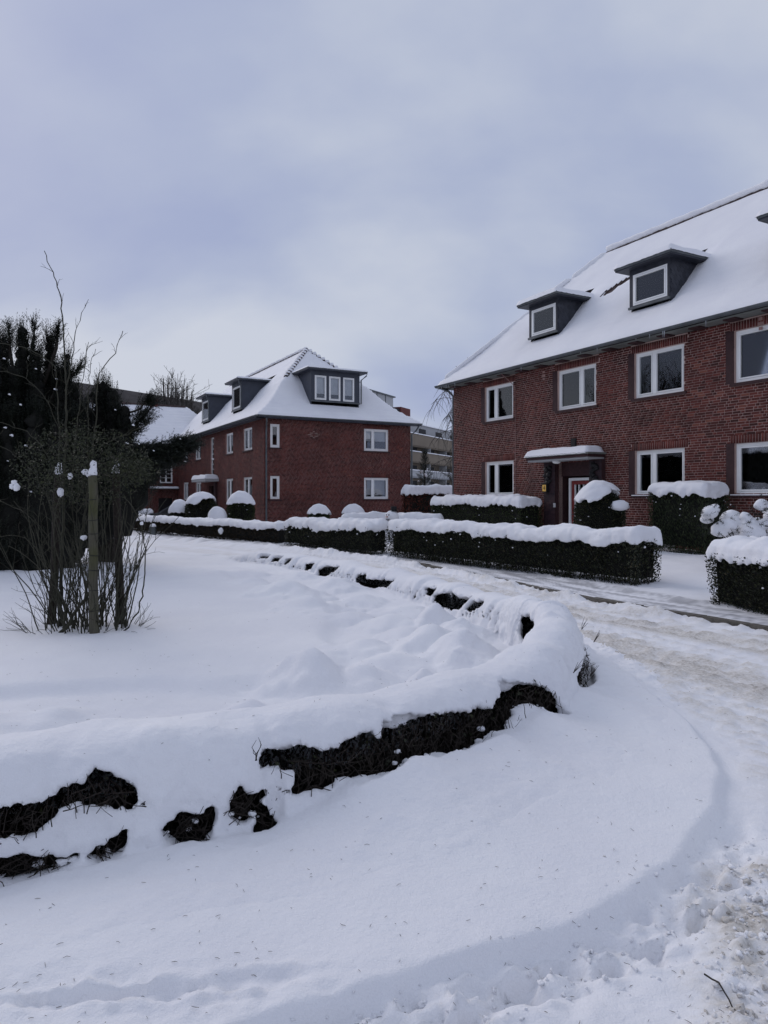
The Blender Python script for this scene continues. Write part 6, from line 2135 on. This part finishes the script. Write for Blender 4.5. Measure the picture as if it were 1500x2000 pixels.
fan_tree('bare vase shaped tree rising behind the snowy roof of the wing', -24.9, 85, 17.2, 3, 90, 3.1, rmin=.026)
fan_tree('low bare treetop showing left of the vase shaped tree', -30.6, 84, 14.6, 4, 40, 3.4, rmin=.022)
fan_tree('small bare treetop just left of the middle house dormers', -14.5, 88, 15.2, 5, 22, 2.0)
fan_tree('bare tree outside the view on the left, mirrored in the upper windows', -19.0, 26.5, 9.8, 6, 60, 3.6, M['bark'])
yew('tall dark conifer added outside the view for an upper window to mirror', (-25.5, 41.5, -.2), [(-25.5, 41.5, 13.5, 2.2, .5), (-24.2, 40.6, 11.5, 1.6, .5), (-26.8, 43, 12, 1.6, .5)], [], 22, 41)  # unseen tree, added so that an upper window mirrors something dark
fan_tree('second bare tree outside the view on the left', -27.0, 30, 12.5, 7, 50, 4.2, M['bark'])
bare_tree('birch_tree', 'bare weeping birch beside the corner of the right hand house', (8.1, 60, gz_(8.1, 60)), 10.8, 3, 8, M['twig_grey'], trunk=.9, levels=3, first=.3, weep=.24, r0=.10, nb=8, fan=.36, rmin=.006)
for k, (x, y, h_) in enumerate([(4.4, 54, 4.2), (5.2, 53, 5.6), (3.7, 57, 3.4), (6.2, 55, 6.2)]):
    bare_tree('bare_bush', ['tangled brown thicket nearest the little fir', 'tall tangled brown bush close to the house corner', 'low brown bush right behind the little fir', 'tallest brown bush hidden by the house corner'][k], (x, y, gz_(x, y)), h_, 2, 20 + k, M['twig_grey'], trunk=.5, levels=3, first=.05, r0=.05, nb=7, fan=.8, rmin=.011, cat='bush')

# small fir with snow on its boughs
fx, fy = 2.72, 48.0
fr_ = tag(empty('fir_tree', (fx, fy, gz_(fx, fy))), 'small dark fir dotted with snow in front of the beige flats', 'tree')
n = 900
f = R.random(n); H = 5.1
a = R.uniform(0, 6.283, n); q_ = (.95 * (1 - f) + .03) * np.sqrt(R.uniform(.2, 1, n)) * (1 + .3 * np.sin(f * 40))
P = np.column_stack([np.cos(a) * q_, np.sin(a) * q_, .2 + f * (H - .35)])
D = np.column_stack([np.cos(a), np.sin(a), np.full(n, .25) + f]); D /= np.linalg.norm(D, axis=1)[:, None]
sprays(P, D, R.uniform(.18, .32, n), 14, .07, .012, M['yew'], 'crown', fr_, R)
tw = Twigs(); tw.add(np.array([[0, 0, -.1], [0, 0, 2.5], [0, 0, H - .2]]), .09, .012, 6); tw.build('trunk', M['bark'], fr_)
L2 = [blob((math.cos(t_) * (.95 * (1 - z_ / H)), math.sin(t_) * .9 * (1 - z_ / H), z_), R.uniform(.06, .13), .6, k, .4, 8, 6) for k, (t_, z_) in enumerate(zip(R.uniform(2.4, 5.6, 22), R.uniform(.5, 4.2, 22)))]
o = blobs(L2, 'snow_specks', M['snow'], fr_); o['kind'] = 'stuff'

# block of flats far behind, seen along its balconies
fl = tag(empty('apartment_block', (3.2, 120, -.4), math.atan2(.895, .446)), 'far beige block of flats with white balcony bands between the two houses', 'building')
I = lambda u, w_, z: (u, w_, z)
mb = MB().box(-30, 70, 1.6, 12, 0, 13.0); mb.build('wall', M['concrete'], fl)
for k, (z0, z1, mt) in enumerate([(11.3, 13.3, 'concrete'), (8.5, 10.2, 'concrete'), (5.9, 6.95, 'white_render'), (3.0, 4.2, 'white_render'), (.2, 1.2, 'concrete')]):
    o = MB().box(-30, 70, -.1, .1, z0, z1).box(-30, 70, .1, 1.6, z0 - .2, z0).build('balcony', M[mt], fl)
    snow_slab(-30, 70, -.2, .3, z1, .16, 'snow_cap', o, k, n=30)
    if k:
        for j in range(12):
            u = -28 + j * 8
            MB().box(u + 1.5, u + 5, 1.45, 1.58, z1 - .8 if k > 3 else z1 - 1.2, z1 + 1.0).build('window', M['black'], fl)
            MB().box(u - .2, u, .1, 1.6, z0, z0 + 2.85).build('partition', M['white_render'], fl)
o = MB().box(-30, 64, 2.4, 11, 13.0, 15.6).build('top_storey', M['white_render'], fl)
for j in range(10): MB().box(-28 + j * 8, -25 + j * 8, 2.3, 2.42, 13.6, 14.9).build('window', M['black'], o)
snow_slab(-30, 64, 2.2, 11, 15.6, .2, 'snow_cap', o, 3, n=30)
o = MB().box(5.5, 9.5, 3, 8, 15.6, 18.2).build('stair_tower', M['red_render'], fl)
MB().box(3.0, 5.4, 3.2, 8, 15.6, 17.8).build('lift_house', M['black'], fl)
o = MB().box(-16, 3.6, 3.6, 10, 15.6, 19.6).build('penthouse', M['white_render'], fl)
for j in range(6): MB().box(-15.5 + j * 3.2, -15.4 + j * 3.2, 3.5, 3.6, 15.6, 19.6).build('panel_joint', M['zinc'], o)
MB().box(-16.3, 4.0, 3.3, 10.3, 19.6, 19.8).build('roof_edge', M['zinc'], o)
# long old building behind the wing
lb = tag(empty('long_building', (-38.5, 92, -.4), math.atan2(16, 9.3)), 'long far building with a plain brown roof behind the yew and the wing', 'building')
MB().box(-20, 34, -10, 0, 0, 10.5).build('wall', M['red_render'], lb)
mb = MB(); mb.add([(-20.5, .6, 10.3), (34.5, .6, 10.3), (34.5, -5, 15.9), (-20.5, -5, 15.9), (34.5, -10.6, 10.3), (-20.5, -10.6, 10.3)], [[0, 1, 2, 3], [3, 2, 4, 5], [0, 3, 5], [1, 4, 2], [0, 5, 4, 1]])
ro = mb.build('roof', M['brown_roof'], lb)
for j in range(12): MB().box(-18 + j * 4.3, -16.6 + j * 4.3, -10.08, -9.98, 5.5, 7.4).build('window', M['black'], lb)

# ------------------------------------------------------------------ small things
# parked car
cz = gz_(-13.2, 46)
car = tag(empty('parked_car', (-13.2, 46.0, cz - .05), math.radians(12)), 'black car parked by the wing, only its roof and window showing', 'car')
prof = [(-2.1, .35), (-2.12, .62), (-1.95, .82), (-1.15, .92), (-.45, 1.36), (.9, 1.40), (1.6, 1.0), (2.02, .92), (2.1, .6), (2.08, .32)]
mb = MB()
for (a, b_) in ((-.84, .84),):
    n_ = len(prof)
    V = [(p[0], a + (.14 if p[1] > 1.1 else 0), p[1]) for p in prof] + [(p[0], b_ - (.14 if p[1] > 1.1 else 0), p[1]) for p in prof]
    mb.add(V, [[i, (i + 1) % n_, n_ + (i + 1) % n_, n_ + i] for i in range(n_)] + [list(range(n_)), list(range(n_, 2 * n_))[::-1]])
body = mb.build('body', M['car'], car)
for sg in (-1, 1):
    yv = sg * .79
    for poly in ([(-.95, .95), (-.42, 1.28), (.1, 1.31), (.1, .97)], [(.16, .97), (.16, 1.31), (.82, 1.32), (1.3, 1.0)]):
        mb = MB(); V = [(p[0], yv + sg * (.0 if p[1] > 1.1 else .06), p[1]) for p in poly]; V2 = [(p[0], yv + sg * (.012 if p[1] > 1.1 else .072), p[1]) for p in poly]
        mb.add(V + V2, [[0, 1, 2, 3], [4, 5, 6, 7], [0, 1, 5, 4], [1, 2, 6, 5], [2, 3, 7, 6], [3, 0, 4, 7]]); mb.build('side_window', M['black'], car)
mb = MB(); mb.add([(-1.12, -.68, .95), (-.5, -.6, 1.335), (-.5, .6, 1.335), (-1.12, .68, .95), (-1.13, -.68, .965), (-.51, -.6, 1.35), (-.51, .6, 1.35), (-1.13, .68, .965)], [[0, 1, 2, 3], [4, 5, 6, 7], [0, 1, 5, 4], [1, 2, 6, 5], [2, 3, 7, 6], [3, 0, 4, 7]]); mb.build('windscreen', M['black'], car)
for x_ in (-1.35, 1.35):
    for sg in (-1, 1):
        wh = MB().tube([(x_, sg * .68, .32), (x_, sg * .86, .32)], .32, 16).build('wheel', M['rubber'], car)
        MB().tube([(x_, sg * .80, .32), (x_, sg * .87, .32)], .2, 12).build('rim', M['zinc'], wh)
for sg in (-1, 1):
    MB().box(-2.14, -2.02, sg * .66 - .14, sg * .66 + .14, .62, .74).build('headlight', M['white_render'], car)
snow_slab(-.35, .85, -.62, .62, 1.385, .06, 'snow_cap', car, 2)

# snowman
sx, sy = .26, 23.6
sz = ground_at(sx, sy)
sm = tag(empty('snowman', (sx, sy, sz)), 'snowman with black hat and scarf peeping over the hedge', 'snowman')
hz = 1.06 - sz
np_obj('lower_ball', *blob((0, 0, .30), .36, .95, 1, .08, 18, 12), M['snow'], sm, smooth=True)
np_obj('middle_ball', *blob((0, 0, hz - .36), .28, .95, 2, .08, 18, 12), M['snow'], sm, smooth=True)
hd = np_obj('head', *blob((0, 0, hz), .225, .95, 3, .06, 18, 12), M['snow'], sm, smooth=True)
MB().tube([(.24 * math.cos(t_), .24 * math.sin(t_), hz - .20) for t_ in np.linspace(0, 6.283, 17)], .05, 6).build('scarf', M['black'], sm)
hat = MB().tube([(.06, 0, hz + .17), (.06, 0, hz + .20)], .15, 14).tube([(.06, 0, hz + .20), (.06, 0, hz + .34)], .10, 14).build('hat', M['black'], sm)
for a_, z_ in ((-2.05, .06), (-2.55, .06)):
    np_obj('eye', *blob((.215 * math.cos(a_), .215 * math.sin(a_), hz + z_), .022, 1, 3, .2, 8, 6), M['black'], hd, smooth=True)
for k in range(5):
    a_ = -2.0 - k * .16
    np_obj('mouth_coal', *blob((.215 * math.cos(a_), .215 * math.sin(a_), hz - .075 - .02 * (1 - (k - 2) ** 2 / 4)), .013, 1, k, .2, 7, 5), M['black'], hd, smooth=True)
MB().tube([(-.15, -.17, hz), (-.22, -.26, hz - .01)], .022, 7, .004).build('carrot_nose', M['orange'], hd)

# low path light with a cap of snow
bx, by = -10.35, 32.2
bz = ground_at(bx, by)
bo = tag(empty('bollard', (bx, by, bz)), 'short dark bollard with snow cap in front of the brown hedge', 'bollard')
MB().box(-.115, .115, -.115, .115, -.1, .36).box(-.13, .13, -.13, .13, .36, .40).build('post', M['zinc'], bo)
np_obj('snow_cap', *blob((0, 0, .42), (.14, .14, .13), 1, 4, .2, 12, 8, .02), M['snow'], bo, smooth=True)
# ball of snow thrown against the brown hedge
p = pix(431, 1037, 27.6)
tag(np_obj('snowball', *blob((0, 0, 0), (.09, .08, .13), 1, 6, .35), M['snow'], None, smooth=True), 'clump of snow stuck to the face of the brown hedge', 'snow clump').location = tuple(p)
